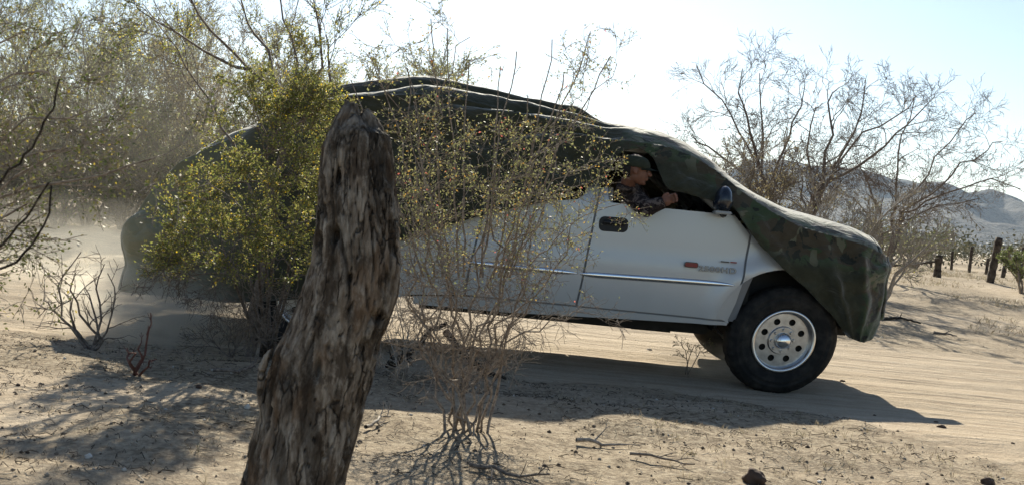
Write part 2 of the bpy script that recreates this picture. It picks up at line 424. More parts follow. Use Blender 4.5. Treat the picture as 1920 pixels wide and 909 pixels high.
for (x, y, Yd) in [(340, 505, 6.3), (300, 500, 6.2), (350, 430, 6.4), (400, 345, 6.3), (440, 300, 6.9), (480, 240, 6.4), (520, 300, 6.2), (560, 330, 6.3), (560, 240, 6.7), (600, 200, 6.5), (470, 400, 6.1), (540, 430, 6.1),
                    (420, 480, 6.0), (590, 130, 6.6), (600, 300, 6.8), (450, 540, 6.2), (560, 520, 6.3), (510, 480, 6.4), (330, 520, 6.7), (610, 420, 6.6), (505, 380, 6.3), (390, 400, 6.7), (440, 440, 6.5), (400, 560, 6.3), (480, 600, 6.4), (560, 180, 6.6), (480, 180, 6.7), (520, 220, 6.5), (620, 240, 6.6), (430, 350, 6.5), (370, 470, 6.2), (600, 350, 6.5)]:
    t = at(x, y, Yd); h_ = min(hubs, key=lambda q: (q - t).length); m_ = h_.lerp(t, .5) + Vector((0, 0, .04))
    P.limb([h_, m_, t], .007, .0025)
P.build(root, B_BROWN, L_CREO)

# taller open branches rising over it
root = thing('leafy_tree', (at(470, 600, 7.4).x, 7.45, G(at(470, 600, 7.4).x, 7.45)), 'tall open tree with curved dark limbs reaching over the cover against the sky', 'tree')
K = dict(levels=3, n=[4, 5, 5], len=[.5, .26, .12], ang=.6, seg=.05, seg0=.15, zig=.16, up=.03, rmin=.0018, rr=.5, leaf=62, ls=(.018, .010), lj=.015, start=.5, wig=.012)
P = Plant(14, K); b0 = Vector(root.location)
fk = at(545, 200, 7.3)
P.limb([b0, at(500, 420, 7.4), fk], .035, .018, 3)
for pts in [[fk, at(470, 130, 7.2), at(400, 60, 7.1), at(350, 0, 7.0), at(300, -60, 7.0)], [fk, at(500, 100, 7.4), at(460, 40, 7.5), at(440, -50, 7.5)],
            [at(500, 420, 7.4), at(400, 200, 7.6), at(330, 90, 7.6), at(270, 0, 7.6)], [fk, at(600, 130, 7.3), at(605, 60, 7.2), at(575, -30, 7.2)], [at(540, 250, 7.3), at(610, 190, 7.1), at(625, 110, 7.1), at(612, 60, 7.1)],
            [at(470, 130, 7.2), at(430, 120, 7.0), at(330, 60, 6.9), at(260, 20, 6.8)], [fk, at(560, 120, 7.6), at(530, 30, 7.6), at(520, -60, 7.6)]]:
    P.limb(pts, .014, .003)
P.build(root, B_BROWN, L_CREO)

# thorny shrub in the middle
gp = ground_at(868, 806); b0 = Vector((gp.x, gp.y, G(gp.x, gp.y)))
root = thing('thorny_shrub', b0, 'thin multi-stemmed thorny shrub with tiny yellow green leaves in front of the cab', 'shrub')
K = dict(levels=3, n=[8.6, 5, 4], len=[.25, .15, .075], ang=.85, seg=.03, seg0=.07, zig=.30, up=.008, rmin=.0010, rr=.5, leaf=58, ls=(.013, .006), lj=.006, start=.16, wig=.018, lz=(.78, .4))
P = Plant(22, K)
stems = [[(835, 800), (800, 600), (770, 420), (745, 330)], [(845, 800), (830, 620), (800, 400), (830, 200), (870, 60)], [(855, 805), (820, 650), (840, 480), (880, 330), (905, 250)], [(868, 800), (870, 640), (900, 450), (960, 300), (1020, 230)],
         [(880, 805), (905, 650), (960, 470), (1040, 360), (1110, 300)], [(885, 800), (930, 640), (980, 480), (1000, 330), (980, 240)], [(890, 800), (950, 620), (1010, 500), (1090, 410), (1165, 372)], [(895, 800), (920, 700), (1000, 560), (1080, 430), (1120, 380)],
         [(850, 800), (790, 640), (760, 520), (740, 440)], [(845, 800), (790, 660), (745, 640), (700, 600)],
         [(880, 800), (960, 640), (1020, 600), (1110, 590)], [(865, 800), (850, 560), (790, 330), (760, 230), (700, 110)], [(870, 800), (860, 520), (840, 340), (800, 260), (770, 90)], [(880, 800), (930, 520), (930, 380), (1020, 300), (1080, 200), (1110, 110)],
          [(840, 800), (830, 700), (780, 560), (800, 430), (770, 300)], [(890, 800), (930, 600), (990, 400), (1070, 280), (1140, 120)]]
for i, st in enumerate(stems):
    q = random.Random(i); dy = q.uniform(-.45, .4)
    pts = [at(x + (q.uniform(-22, 22) if y < 780 else q.uniform(-38, 38)), y, b0.y + dy * min(1, (800 - y) / 400.) + (.02 if y < 780 else q.uniform(-.12, .12))) for x, y in st]; pts[0].z = G(pts[0].x, pts[0].y) - .01
    P.limb(pts, q.uniform(.0045, .008), .0016)
for i, (x0_, y0_, x1_, y1_) in enumerate([(760, 300, 695, 105), (815, 280, 812, 35), (850, 260, 842, 55), (870, 280, 885, 118), (930, 260, 938, 125), (940, 230, 968, 98), (1000, 280, 1036, 78), (1030, 260, 1104, 62), (1040, 290, 1143, 105), (980, 240, 990, 180), (1020, 250, 1062, 135), (790, 300, 765, 130), (720, 300, 660, 150)]):
    q = random.Random(500 + i); Yd = b0.y + q.uniform(-.2, .2); hb_ = at(870 + (x0_ - 870) * .5, 520, Yd)
    P.K = dict(P.K, leaf=26, lz=None, n=[6, 2, 2], len=[.10, .06, .04], ang=.5, wig=.006, zig=.2)
    P.limb([hb_, at(x0_, y0_, Yd), at((x0_ + x1_) / 2 + q.uniform(-8, 8), (y0_ + y1_) / 2, Yd), at(x1_, y1_, Yd)], .0052, .0024, 1)
P.build(root, B_GREY, L_MESQ, k=4)

# shoots
def simple_plant(name, label, cat, base_px, stems, Kd, seed, bark, leafm, r=(.012, .003), Yb=None, group=None, spread=.25, k=5):
    if Yb is None: g = ground_at(*base_px)
    else: g = at(base_px[0], base_px[1], Yb)
    b = Vector((g.x, g.y, G(g.x, g.y) - .01)); root = thing(name, b, label, cat, group)
    P = Plant(seed, Kd); q = random.Random(seed)
    for st in stems:
        dy = q.uniform(-1, 1) * spread; n = len(st)
        pts = [b + Vector((q.uniform(-.02, .02), q.uniform(-.02, .02), 0))] + [at(x, y, b.y + dy * (i + 1) / n) for i, (x, y) in enumerate(st)]
        P.limb(pts, r[0] * q.uniform(.7, 1.1), r[1])
    P.build(root, bark, leafm, k=k); return root
KD = dict(levels=2, n=[9, 4], len=[.20, .08], ang=.75, seg=.03, seg0=.08, zig=.16, up=.02, rmin=.0016, rr=.6, start=.25, wig=.008)
simple_plant('dead_shrub', 'leafless grey shrub standing on the sandy verge at left of the truck tail', 'shrub', (170, 655),
             [[(130, 610), (100, 575), (80, 560)], [(120, 600), (108, 540), (150, 470)], [(190, 600), (180, 540), (195, 500)], [(200, 620), (215, 560), (205, 510)], [(140, 610), (130, 560), (95, 590)], [(195, 640), (150, 590), (135, 540), (140, 510)], [(185, 630), (170, 570), (160, 540)]], KD, 41, B_BROWN, None, (.010, .003))
simple_plant('red_twig_plant', 'low cluster of short reddish twigs just right of the grey leafless shrub', 'plant', (257, 703),
             [[(270, 660), (278, 620), (285, 590)], [(240, 670), (235, 650)], [(265, 670), (262, 640)], [(250, 680), (246, 655)], [(275, 685), (290, 672)]], dict(KD, n=[5, 2], len=[.06, .03]), 42, B_RED, None, (.010, .003))

# near branches at the left edge (out of focus)
root = thing('flowering_bush', at(-330, 1000, 2.9) * 1, 'near blurred bush with yellow and white flowers leaning in from the left edge', 'bush'); root.location.z = G(root.location.x, root.location.y)
K = dict(levels=3, n=[6, 5, 5], len=[.26, .13, .07], ang=.7, seg=.03, seg0=.08, zig=.14, up=.01, rmin=.0010, rr=.5, leaf=75, ls=(.010, .006), lj=.009, start=.35, wig=.008)
P = Plant(51, K); b0 = Vector(root.location)
for pts in [[(-200, 700), (-60, 420), (20, 330), (120, 280)], [(-200, 600), (-60, 300), (60, 230), (190, 200)], [(-220, 600), (-60, 380), (80, 350), (200, 330), (300, 290)], [(-200, 500), (-60, 200), (20, 140), (100, 130)],
            [(-200, 650), (-60, 440), (20, 400), (80, 380)], [(-240, 500), (-80, 120), (0, 90), (60, 60)], [(-200, 560), (-40, 330), (90, 290), (220, 260)]]:
    Yd = random.Random(pts[3][0]).uniform(2.6, 3.2)
    P.limb([b0] + [at(x, y, Yd) for x, y in pts], .008, .002)
P.build(root, B_GREY, L_FORE, k=4)
root = thing('knobbly_branch_shrub', at(-260, 1100, 2.3), 'dark knobbly bare branches curling in low at the left edge', 'branch'); root.location.z = G(root.location.x, root.location.y)
K = dict(levels=1, n=[22], len=[.016], ang=1.2, seg=.008, seg0=.02, zig=.05, up=0, rmin=.0012, rr=.5, start=.3, wig=.002)
P = Plant(52, K); b0 = Vector(root.location)
for pts in [[(-120, 640), (-40, 520), (30, 492), (66, 455), (90, 400), (95, 350)], [(-100, 560), (-30, 490), (20, 445), (60, 390), (90, 340)], [(-120, 460), (-20, 360), (60, 280), (100, 200), (110, 150)]]:
    P.limb([b0] + [at(x, y, 2.35) for x, y in pts], .0065, .0022)
P.build(root, B_DARK, None, k=5)
simple_plant('bare_stem', 'long pale bare stem arching in front of the covered tail', 'branch', (60, 1000), [], K, 1, B_PALE, None) if False else None

# background thicket, left
def bg_tree(i, px, Y, h, width, label, seed, leafm=L_GREY, bark=B_GREY, leaf=26, ls=(.05, .024), name='desert_tree', cat='tree', nst=7, group='trees behind the road', K2=None, fade=.5):
    g = at(px, 400, Y); b = Vector((g.x, Y, G(g.x, Y) - .02)); root = thing(name, b, label, cat, group); q = random.Random(seed)
    Kd = dict(levels=3, n=[4, 6, 5], len=[h * .26, h * .13, h * .07], ang=.6, seg=.10, seg0=.25, zig=.14, up=.05, rmin=.004, rr=.5, leaf=leaf, ls=ls, lj=.03, start=.3, wig=.03)
    if K2: Kd.update(K2)
    P = Plant(seed, Kd)
    for k in range(nst):
        a = (k + q.random()) / nst * 2 * math.pi; rr = width * q.uniform(.35, 1); hh = h * q.uniform(.65, 1)
        t = b + Vector((math.cos(a) * rr, math.sin(a) * rr * .8, hh)); m_ = b + Vector((math.cos(a) * rr * .35, math.sin(a) * rr * .3, hh * .5))
        P.limb([b + Vector((math.cos(a) * .08, math.sin(a) * .08, 0)), m_, t], .03 * q.uniform(.6, 1.2), .008)
    P.build(root, bark, leafm, ('trunk', 'crown'), k=4); return root
specs = [(-150, 21, 3.9, 2.0, 'grey green tree cut by the left edge, behind the blurred near bush'), (40, 23, 4.3, 2.0, 'tall thin grey tree left of the shrubby trunk cluster'),
         (165, 20, 3.7, 1.9, 'bushy tree whose many dark stems spread from one foot beside the road'), (290, 23, 4.2, 1.9, 'dense tree rising just left of the covered tail'),
         (390, 20, 3.5, 1.7, 'grey green tree directly above the sloping covered tail'), (500, 22, 4.0, 1.9, 'tree half hidden behind the tall curved limbs'),
         (-30, 26, 5.4, 2.5, 'far tall tree filling the gap at the upper left'), (230, 27, 5.4, 2.5, 'far tree with its crown near the top of the picture'), (350, 31, 5.6, 2.6, 'farthest pale tree behind the covered tail'),
         (110, 32, 5.8, 2.6, 'far pale tree seen between the trunks at left')]
for i, (px, Y, h, wd, lb) in enumerate(specs):
    bg_tree(i, px, Y, h, wd, lb, 100 + i, L_GREY if i % 4 else L_TAN, nst=8, leaf=15, ls=(.055, .024), K2=dict(start=.22, n=[3.2, 5, 4], len=[h * .20, h * .12, h * .06]))
for i, (px, Y, h, lb) in enumerate([(-20, 19, 1.9, 'low thicket shrub nearest the left edge'), (110, 19.5, 1.5, 'low thicket shrub beneath the many-stemmed tree'), (235, 20, 2.0, 'low thicket shrub between the two nearest trunks'), (330, 20, 2.2, 'low thicket shrub touching the slope of the covered tail'), (-60, 24, 1.7, 'low dusty shrub at the left edge under the trees'), (90, 25, 1.6, 'low dusty shrub between the far trunks'), (215, 24, 1.5, 'low dusty shrub right of the many-stemmed tree'), (300, 26, 1.8, 'low dusty shrub just left of the covered tail'), (20, 34, 2.2, 'distant rounded shrub at far left'), (160, 36, 2.2, 'distant rounded shrub behind the many-stemmed tree'), (270, 38, 2.4, 'distant rounded shrub nearest the covered tail')]):
    bg_tree(i, px, Y, h, 1.6, lb, 160 + i, L_GREY if i % 2 else L_TAN, nst=12, leaf=22, ls=(.06, .03), name='dusty_shrub', cat='shrub', group='dusty shrubs under the trees', K2=dict(start=.05))
bg_tree(0, 580, 16, 2.9, 1.2, 'small bushy crown peeping over the cover beside the wooden post', 130)
bg_tree(0, 790, 21, 3.62, .9, 'little dark crown just showing above the highest ridge of the cover', 131)

# bare trees right
KB = dict(levels=4, n=[1.9, 5, 4, 3], len=[1.0, .62, .36, .19], ang=.68, seg=.11, seg0=.32, zig=.22, up=.02, rmin=.0034, rr=.55, start=.25, wig=.035)
def bare(base, Y, limbs, label, seed, K=KB, r=.065, leafm=None, bark=B_BROWN):
    g = at(base[0], base[1], Y); b = Vector((g.x, Y, G(g.x, Y) - .02)); root = thing('bare_tree', b, label, 'tree', 'leafless trees behind the truck')
    P = Plant(seed, K); q = random.Random(seed)
    for pts in limbs:
        dy = q.uniform(-.8, .8); n = len(pts)
        P.limb([b] + [at(x, y, Y + dy * (i + 1) / n) for i, (x, y) in enumerate(pts)], r * q.uniform(.6, 1), .010)
    P.build(root, bark, leafm, ('trunk', 'crown'), k=4); return root
bare((1440, 500), 25, [[(1432, 400), (1428, 290), (1425, 200), (1430, 140)], [(1430, 380), (1400, 270), (1350, 190), (1300, 130)], [(1435, 380), (1470, 280), (1500, 200), (1510, 160)], [(1430, 400), (1390, 320), (1330, 280), (1290, 250)],
                        [(1440, 380), (1410, 250), (1385, 170), (1390, 130)], [(1436, 420), (1460, 320), (1490, 260)], [(1420, 420), (1360, 350), (1320, 290)]], 'leafless upright tree rising behind the windscreen slope, left of the wide leaning one', 201)
bare((1490, 470), 24, [[(1530, 360), (1590, 280), (1615, 210), (1622, 150)], [(1540, 350), (1620, 250), (1680, 220), (1720, 185)], [(1530, 370), (1560, 260), (1555, 190), (1570, 165)], [(1550, 340), (1640, 300), (1700, 230), (1745, 190)],
                        [(1530, 370), (1510, 280), (1530, 200)]], 'wide leafless tree with a leaning trunk behind the hood', 202, KB)
bare((1660, 520), 26, [[(1680, 380), (1690, 260), (1720, 190)], [(1700, 380), (1760, 300), (1800, 240), (1830, 215)], [(1700, 400), (1780, 330), (1850, 280), (1880, 265)], [(1690, 400), (1780, 360), (1860, 340), (1910, 350)], [(1650, 400), (1620, 330), (1600, 290)], [(1680, 420), (1760, 390), (1830, 370)], [(1640, 420), (1600, 370), (1560, 350)]],
     'leafless spreading tree whose long twigs reach towards the fence posts', 203, dict(KB, leaf=3, ls=(.02, .012)), .045, L_TAN)
bg_tree(0, 1425, 19, 2.5, .8, 'brown leafy clump low behind the bare upright tree', 140, L_TAN, B_BROWN, 12, (.04, .02), 'brown_shrub', 'shrub', 6, 'low shrubs behind the truck')
bg_tree(0, 1310, 19, 2.6, 1.3, 'pale twiggy shrub showing over the windscreen slope of the cover', 141, L_TAN, B_PALE, 7, (.04, .02), 'twiggy_shrub', 'shrub', 7, 'low shrubs behind the truck')
bg_tree(0, 1560, 17, 1.9, 1.3, 'grey twiggy shrub behind the middle of the hood', 142, L_TAN, B_PALE, 8, (.03, .015), 'twiggy_shrub', 'shrub', 9, 'low shrubs behind the truck')
bg_tree(0, 1660, 18, 1.6, 1.3, 'tangled twiggy shrub above the nose of the truck', 143, L_GREY, B_PALE, 10, (.03, .015), 'twiggy_shrub', 'shrub', 9, 'low shrubs behind the truck')
bg_tree(0, 1725, 40, 1.5, 1.6, 'low olive shrub far behind the short wide post', 144, L_GREEN, B_GREY, 22, (.04, .02), 'olive_shrub', 'shrub', 9, 'low shrubs behind the truck')
bg_tree(0, 1935, 26, 1.0, .8, 'rounded green bush cut by the right edge beside the tallest post', 145, L_GREEN, B_GREY, 60, (.04, .024), 'green_bush', 'bush', 12, 'low shrubs behind the truck')

# distant scrub (one far mass)
rs = np.random.RandomState(7); nclump = 900
cx = rs.uniform(-120, 160, nclump); cy = 44 + 190 * rs.uniform(0, 1, nclump) ** 1.7; cx = cx * cy / 120
hh = rs.uniform(1.2, 2.8, nclump); pos = []
for x, y, h in zip(cx, cy, hh):
    n = 170; d = rs.normal(size=(n, 3)); d /= np.linalg.norm(d, axis=1, keepdims=True); rr = rs.uniform(.5, 1, n)[:, None]
    p = d * rr * np.array((h * .75, h * .75, h * .55)) + (x, y, h * .5 + .42); pos.append(p)
pos = np.concatenate(pos); pos = pos[pos[:, 2] > .4]
struct(link('distant_scrub', leaves_mesh(pos, rs.normal(size=pos.shape), .20, .11, rs), leafmat('dull_scrub_leaves', [(0, (.09, .09, .055)), (.5, (.13, .125, .075)), (.8, (.17, .155, .10))], .2)), 'low grey green scrub covering the far plain', 'stuff')

# ---------------------------------------------------------------- fence posts at right
M_OLDWOOD = barkmat('old_dark_wood', (.03, .022, .016), (.12, .09, .065), 9)
def fpost(bx, by, tx, ty, w, Y, label):
    a = at(bx, by, Y); b = at(tx, ty, Y); z0 = G(a.x, Y)
    n = 10; rs = random.Random(bx); L = []; h = (b - a).length + .1
    pts = [a.lerp(b, i / n) for i in range(n + 1)]; pts[0] += (a - b).normalized() * (max(0, a.z - z0) + .15)
    hw = w * .42 * Y / FPX
    me = tubes_mesh([(pts + [pts[-1] + (b - a).normalized() * .01], [hw * rs.uniform(.85, 1.15) for _ in pts] + [hw * .25])], 7)
    o = link('fence_post', me, M_OLDWOOD); tag(o, label, 'fence post', 'old fence posts across the plain at right')
for args in [(1856, 532, 1874, 446, 17, 30, 'tallest dark leaning wooden post at right, nearest of the fence posts'), (1757, 519, 1761, 478, 17, 31, 'short wide dark post standing alone left of the tall leaning one'),
             (1818, 503, 1823, 462, 7, 42, 'thin upright post midway between the short wide one and the tall one'), (1784, 502, 1786, 471, 6, 44, 'thin post just right of the short wide post'),
             (1850, 506, 1853, 484, 7, 42, 'small stub post directly left of the tall leaning post'), (1882, 511, 1892, 461, 9, 38, 'slim leaning post just right of the tall leaning post'),
             (1746, 500, 1746, 481, 6, 46, 'small post behind the left side of the short wide post'), (1707, 492, 1707, 475, 6, 48, 'farthest small post near the nose of the truck'), (1916, 497, 1919, 463, 7, 44, 'post cut by the right edge above the green bush')]: fpost(*args)
a, b, c = at(1672, 498, 31), at(1720, 494, 31), at(1757, 490, 31)
tag(link('fence_rail', tubes_mesh([([a, b, c], [.03, .035, .03])], 6), M_OLDWOOD), 'thin leaning rail pole running left from the short wide post', 'rail')
wl = []
for dz in (.35, .7, 1.0):
    wl.append(([Vector((x, 36 + .2 * math.sin(x), .42 + dz + .03 * math.sin(x * 1.3))) for x in np.linspace(9, 18, 14)], [.004] * 14))
tag(link('wire_fence', tubes_mesh(wl, 3), M_DARKMET), 'thin wire strands strung along the fence posts', 'wire')

# ---------------------------------------------------------------- wooden post, foreground
def wooden_post():
    Y = 2.35
    Lf = [(626, 200), (606, 232), (588, 270), (581, 330), (577, 420), (573, 490), (558, 545), (543, 590), (530, 625), (508, 665), (492, 720), (478, 790), (460, 850), (446, 909), (425, 1000), (395, 1150), (385, 1200)]
    Rt = [(690, 196), (716, 222), (728, 260), (735, 330), (741, 420), (747, 500), (744, 560), (728, 620), (716, 650), (704, 720), (686, 790), (668, 860), (655, 909), (640, 1000), (610, 1150), (600, 1200)]
    Lf = [(x - 12 * min(1, max(0, (y - 450) / 250)), y) for x, y in Lf]; Rt = [(x - 14 * min(1, max(0, (y - 450) / 250)), y) for x, y in Rt]
    LP = np.array([[at(x, y, Y).x, at(x, y, Y).z] for x, y in Lf]); RP = np.array([[at(x, y, Y).x, at(x, y, Y).z] for x, y in Rt])
    nz, na = 420, 260; zt = at(660, 190, Y).z; zb = min(LP[-1, 1], RP[-1, 1])
    zs = np.linspace(zb, zt, nz); xl = np.interp(zs, LP[::-1, 1], LP[::-1, 0]); xr = np.interp(zs, RP[::-1, 1], RP[::-1, 0])
    cx_ = (xl + xr) / 2; hw = (xr - xl) / 2; a = np.linspace(0, 2 * math.pi, na, endpoint=False)
    Z, A = np.meshgrid(zs, a, indexing='ij'); tw = A + .25 * (Z - zb)
    ca, sa = np.cos(A), np.sin(A)
    u = np.cos(tw) * 3; v = np.sin(tw) * 3
    def ang(fa, fz, s, o=3):  # noise periodic around the trunk
        return fbm(np.cos(tw) * fa + Z * fz, np.sin(tw) * fa + 7 + Z * fz * .3, s, o)
    groove = np.abs(ang(7, 1.0, 71, 3)); fine = ang(22, 2.5, 72, 3); lump = ang(1.3, 3.5, 73, 3)
    chips = np.clip((ang(4.0, 12, 74, 4) - .17) * 10, 0, 1); chip2 = np.clip((ang(7.0, 6, 78, 4) - .14) * 10, 0, 1); cracks = np.clip((.03 - np.abs(ang(6.5, 1.1, 75, 4))) / .03, 0, 1)
    rad = 1 - .09 * chips - .06 * chip2 - .15 * cracks + .13 * lump - .03 * (groove < .06) + .05 * fine
    H = hw[:, None] * rad * .965
    X = cx_[:, None] + H * ca; Yy = Y + .09 + np.minimum(H, .095) * 1.0 * sa
    # worm holes
    for hx, hy, rx, rz in [(632, 332, .006, .022), (628, 444, .008, .015), (700, 600, .007, .012), (655, 520, .005, .01), (595, 690, .006, .02)]:
        p = at(hx, hy, Y); d = ((X - p.x) / rx) ** 2 + ((Z - p.z) / rz) ** 2; Yy = Yy + np.where(sa < 0, .035 * np.exp(-d), 0)
    # ragged crown
    t = np.clip((Z - (zt - .06)) / .06, 0, 1); k_ = np.sqrt(np.clip(1 - t ** 3, 0, 1)); X = cx_[:, None] + (X - cx_[:, None]) * (.55 + .45 * k_); Yy = (Y + .09) + (Yy - Y - .09) * (.55 + .45 * k_)
    Z2 = Z + t * (.06 * fbm(X * 24, Yy * 24, 77, 3) - .06 * np.clip((X - cx_[-1]) / .1, 0, 1)) - t * .008
    V = np.stack([X, Yy, Z2], -1).reshape(-1, 3); F = grid_faces(nz, na, True)
    top = len(V); V = np.vstack([V, [cx_[-1], Y + .09, zt - .025]])
    Fl = F.tolist() + [[(nz - 1) * na + j, (nz - 1) * na + (j + 1) % na, top] for j in range(na)]
    me = bpy.data.meshes.new('post'); me.from_pydata(V.tolist(), [], Fl); me.update()
    at_ = me.attributes.new('wear', 'FLOAT', 'POINT'); wv = np.append(np.clip(chips * .75 + chip2 * .35 + cracks * 1.0 + (groove < .05) * .3, 0, 1).ravel(), 0); at_.data.foreach_set('value', wv.astype(np.float32))
    k = N('weathered_post_wood', .9, .2); v1 = k.coord(scale=(9, 9, 2.6)); f1 = k.noise(v1, 5, 8, .7, .5); v2 = k.coord(scale=(1, 1, .5)); f2 = k.noise(v2, 22, 6, .7)
    f3 = k.noise(k.coord(scale=(14, 14, 2.5)), 9, 6, .7)
    c = k.ramp(f1, [(.34, (.11, .082, .056)), (.45, (.25, .20, .15)), (.57, (.38, .335, .275)), (.74, (.54, .51, .46))])
    c = k.mix(k.ramp(f2, [(.50, 0.0), (.58, .8)]), c, (.075, .055, .038))
    c = k.mix(k.ramp(k.noise(k.coord(scale=(2, 2, .9)), 9, 3), [(.56, 0.0), (.62, .55)]), c, (.19, .12, .07))
    sx = k.n('SeparateXYZ'); k.l(k.coord(), sx.inputs[0])
    ga = k.n('Attribute', attribute_name='wear'); c = k.mix(k.math('MULTIPLY', ga.outputs['Fac'], .8), c, (.022, .017, .013))
    c = k.mix(.6, c, k.ramp(f3, [(.35, .35), (.65, 1.15)]), 'MULTIPLY'); k.col(c)
    vo = k.n('TexVoronoi', feature='DISTANCE_TO_EDGE'); vo.inputs['Scale'].default_value = 26
    wv_ = k.n('VectorMath', operation='ADD'); nz_ = k.n('TexNoise'); nz_.inputs['Scale'].default_value = 30; sc_ = k.n('VectorMath', operation='SCALE'); sc_.inputs['Scale'].default_value = .018
    cc_ = k.coord(scale=(1, 1, .13)); k.l(k.coord(), nz_.inputs['Vector']); k.l(nz_.outputs[1], sc_.inputs[0]); k.l(cc_, wv_.inputs[0]); k.l(sc_.outputs[0], wv_.inputs[1]); k.l(wv_.outputs[0], vo.inputs['Vector'])
    ck = k.ramp(vo.outputs['Distance'], [(.0, 0.0), (.045, 1.0)]); ck = k.math('MAXIMUM', ck, k.ramp(k.noise(k.coord(), 9, 3), [(.45, 0.0), (.55, .9)]))
    c = k.mix(1.0, c, k.ramp(ck, [(0, .12), (1, 1.0)]), 'MULTIPLY'); k.col(c)
    k.bump(k.math('ADD', k.math('ADD', f1, f3), k.math('MULTIPLY', ck, .8)), .9, .010)
    root = thing('wooden_post', (float(cx_[0]), Y + .09, G(cx_[0], Y)), 'thick weathered grey wooden post leaning in the near foreground', 'post')
    link('post_trunk', me, k.m, root, True)
    # split slab on the left side
    sl = [(482, 800), (474, 735), (478, 690), (486, 668), (497, 652)]; pts = [at(x + 14, y, Y + .05) for x, y in sl]
    n_ = 40; Q = []; rr = []
    for i in range(n_):
        t_ = i / (n_ - 1) * (len(pts) - 1); j = min(int(t_), len(pts) - 2); Q.append(pts[j].lerp(pts[j + 1], t_ - j)); rr.append(.007 * math.sin(math.pi * min(1, (i + 3) / n_)) ** .5 * random.Random(i).uniform(.8, 1.15) + .002)
    link('splinter', tubes_mesh([(Q, rr)], 9), k.m, root, True)
wooden_post()

# ---------------------------------------------------------------- pickup truck
Y0 = 8.30; YC = 9.30; WC = 2 * YC - Y0   # near side, centre line, far side
TR = thing('pickup_truck', (at(960, 600, Y0).x, YC, 0), 'silver white extended cab pickup truck driving right, mostly under the camouflage cover', 'truck')
WF = at(1469, 640, Y0); WR = at(578, 561, Y0); RT = .415
WF.z = RT - .005 + float(gz(WF.x, Y0)); WR.z = RT - .005 + float(gz(WR.x, Y0))
def ybody(x, z):
    y = Y0 + .02 + .10 * max(0, (.95 - z)) ** 2 + .06 * max(0, z - .95) ** 2
    if z > 1.33: y += (z - 1.33) * .28
    y += .010 / (1 + math.exp(-(z - .93) * 90)) - .005
    for W_ in (WF, WR):
        d = math.hypot(x - W_.x, z - W_.z); y -= .035 * math.exp(-((d - .57) / .07) ** 2)
    return y
def panel(name, poly, m=M_PAINT, parent=TR, thick=.035, dense=None, far=False, off=0.0, pre=None, dn=.05):
    P = [at(x, y, Y0) for x, y in poly] if pre is None else [Vector((p[0], Y0, p[1])) for p in pre]
    Q = []
    for a_, b_ in zip(P, P[1:] + P[:1]):
        n = max(1, int((b_ - a_).length / .04)); Q += [a_.lerp(b_, i / n) for i in range(n)]
    bm = bmesh.new(); f = bm.faces.new([bm.verts.new((q.x, 0, q.z)) for q in Q])
    z0, z1 = min(q.z for q in Q), max(q.z for q in Q); x0, x1 = min(q.x for q in Q), max(q.x for q in Q)
    for z in np.arange(z0 + .017, z1, dn): bmesh.ops.bisect_plane(bm, geom=bm.verts[:] + bm.edges[:] + bm.faces[:], plane_co=(0, 0, z), plane_no=(0, 0, 1))
    for x in np.arange(x0 + .023, x1, dn): bmesh.ops.bisect_plane(bm, geom=bm.verts[:] + bm.edges[:] + bm.faces[:], plane_co=(x, 0, 0), plane_no=(1, 0, 0))
    bnd = [e for e in bm.edges if len(e.link_faces) == 1]
    r = bmesh.ops.extrude_edge_only(bm, edges=bnd)
    new = {v for v in r['geom'] if isinstance(v, bmesh.types.BMVert)}
    for v in bm.verts: v.co.y = ybody(v.co.x, v.co.z) + off
    for v in new: v.co.y += thick
    for e in bnd: e.smooth = False
    bmesh.ops.recalc_face_normals(bm, faces=bm.faces)
    if far:
        for v in bm.verts: v.co.y = 2 * YC - v.co.y
        bmesh.ops.reverse_faces(bm, faces=bm.faces)
    return bobj(name, bm, m, parent, True)
def arc_px(W_, r, a0, a1, n=14):
    return [(W_.x + r * math.cos(R(a)), W_.z + r * math.sin(R(a))) for a in np.linspace(a0, a1, n)]
def xz(pts): return [(at(x, y, Y0).x, at(x, y, Y0).z) for x, y in pts]
door = [(1129, 352), (1119, 400), (1107, 460), (1093, 530), (1083, 573), (1361, 600), (1377, 566), (1391, 520), (1401, 470), (1407, 441), (1396, 425), (1380, 405), (1340, 400), (1240, 390), (1146, 380), (1142, 372), (1141, 350)]
fd = panel('front_door', door)
ext = [(1125, 351), (1115, 400), (1103, 460), (1089, 530), (1079, 572), (873, 553), (880, 510), (893, 460), (903, 420), (910, 385), (1050, 376), (1083, 374), (1096, 366), (1103, 350)]
rd_ = panel('rear_door', ext)
fe = xz([(1411, 444), (1405, 472), (1395, 520), (1381, 567), (1366, 600), (1368, 606)]) + arc_px(WF, .54, 166, 22, 24)
fe += xz([(1606, 560), (1606, 505), (1592, 484), (1500, 450), (1418, 425)])
panel('front_fender', None, pre=fe)
bed = xz([(869, 553), (876, 510), (889, 460), (899, 420), (906, 378)]) + xz([(700, 382), (480, 362), (352, 348), (340, 520)]) + arc_px(WR, .54, 178, 2, 24) + xz([(770, 552)])
bd = panel('bed_side', None, pre=bed)
rk = xz([(772, 555), (873, 556), (1083, 576), (1366, 604), (1364, 610), (1200, 600), (950, 586), (774, 570)])
panel('rocker_panel', None, pre=rk, off=-.006)
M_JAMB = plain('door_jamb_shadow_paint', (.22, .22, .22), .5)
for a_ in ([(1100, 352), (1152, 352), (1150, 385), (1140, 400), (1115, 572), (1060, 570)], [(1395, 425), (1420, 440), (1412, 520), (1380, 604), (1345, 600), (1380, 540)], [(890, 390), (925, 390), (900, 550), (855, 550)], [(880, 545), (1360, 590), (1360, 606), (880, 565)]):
    panel('door_jamb', a_, M_JAMB, off=.018, thick=.02)
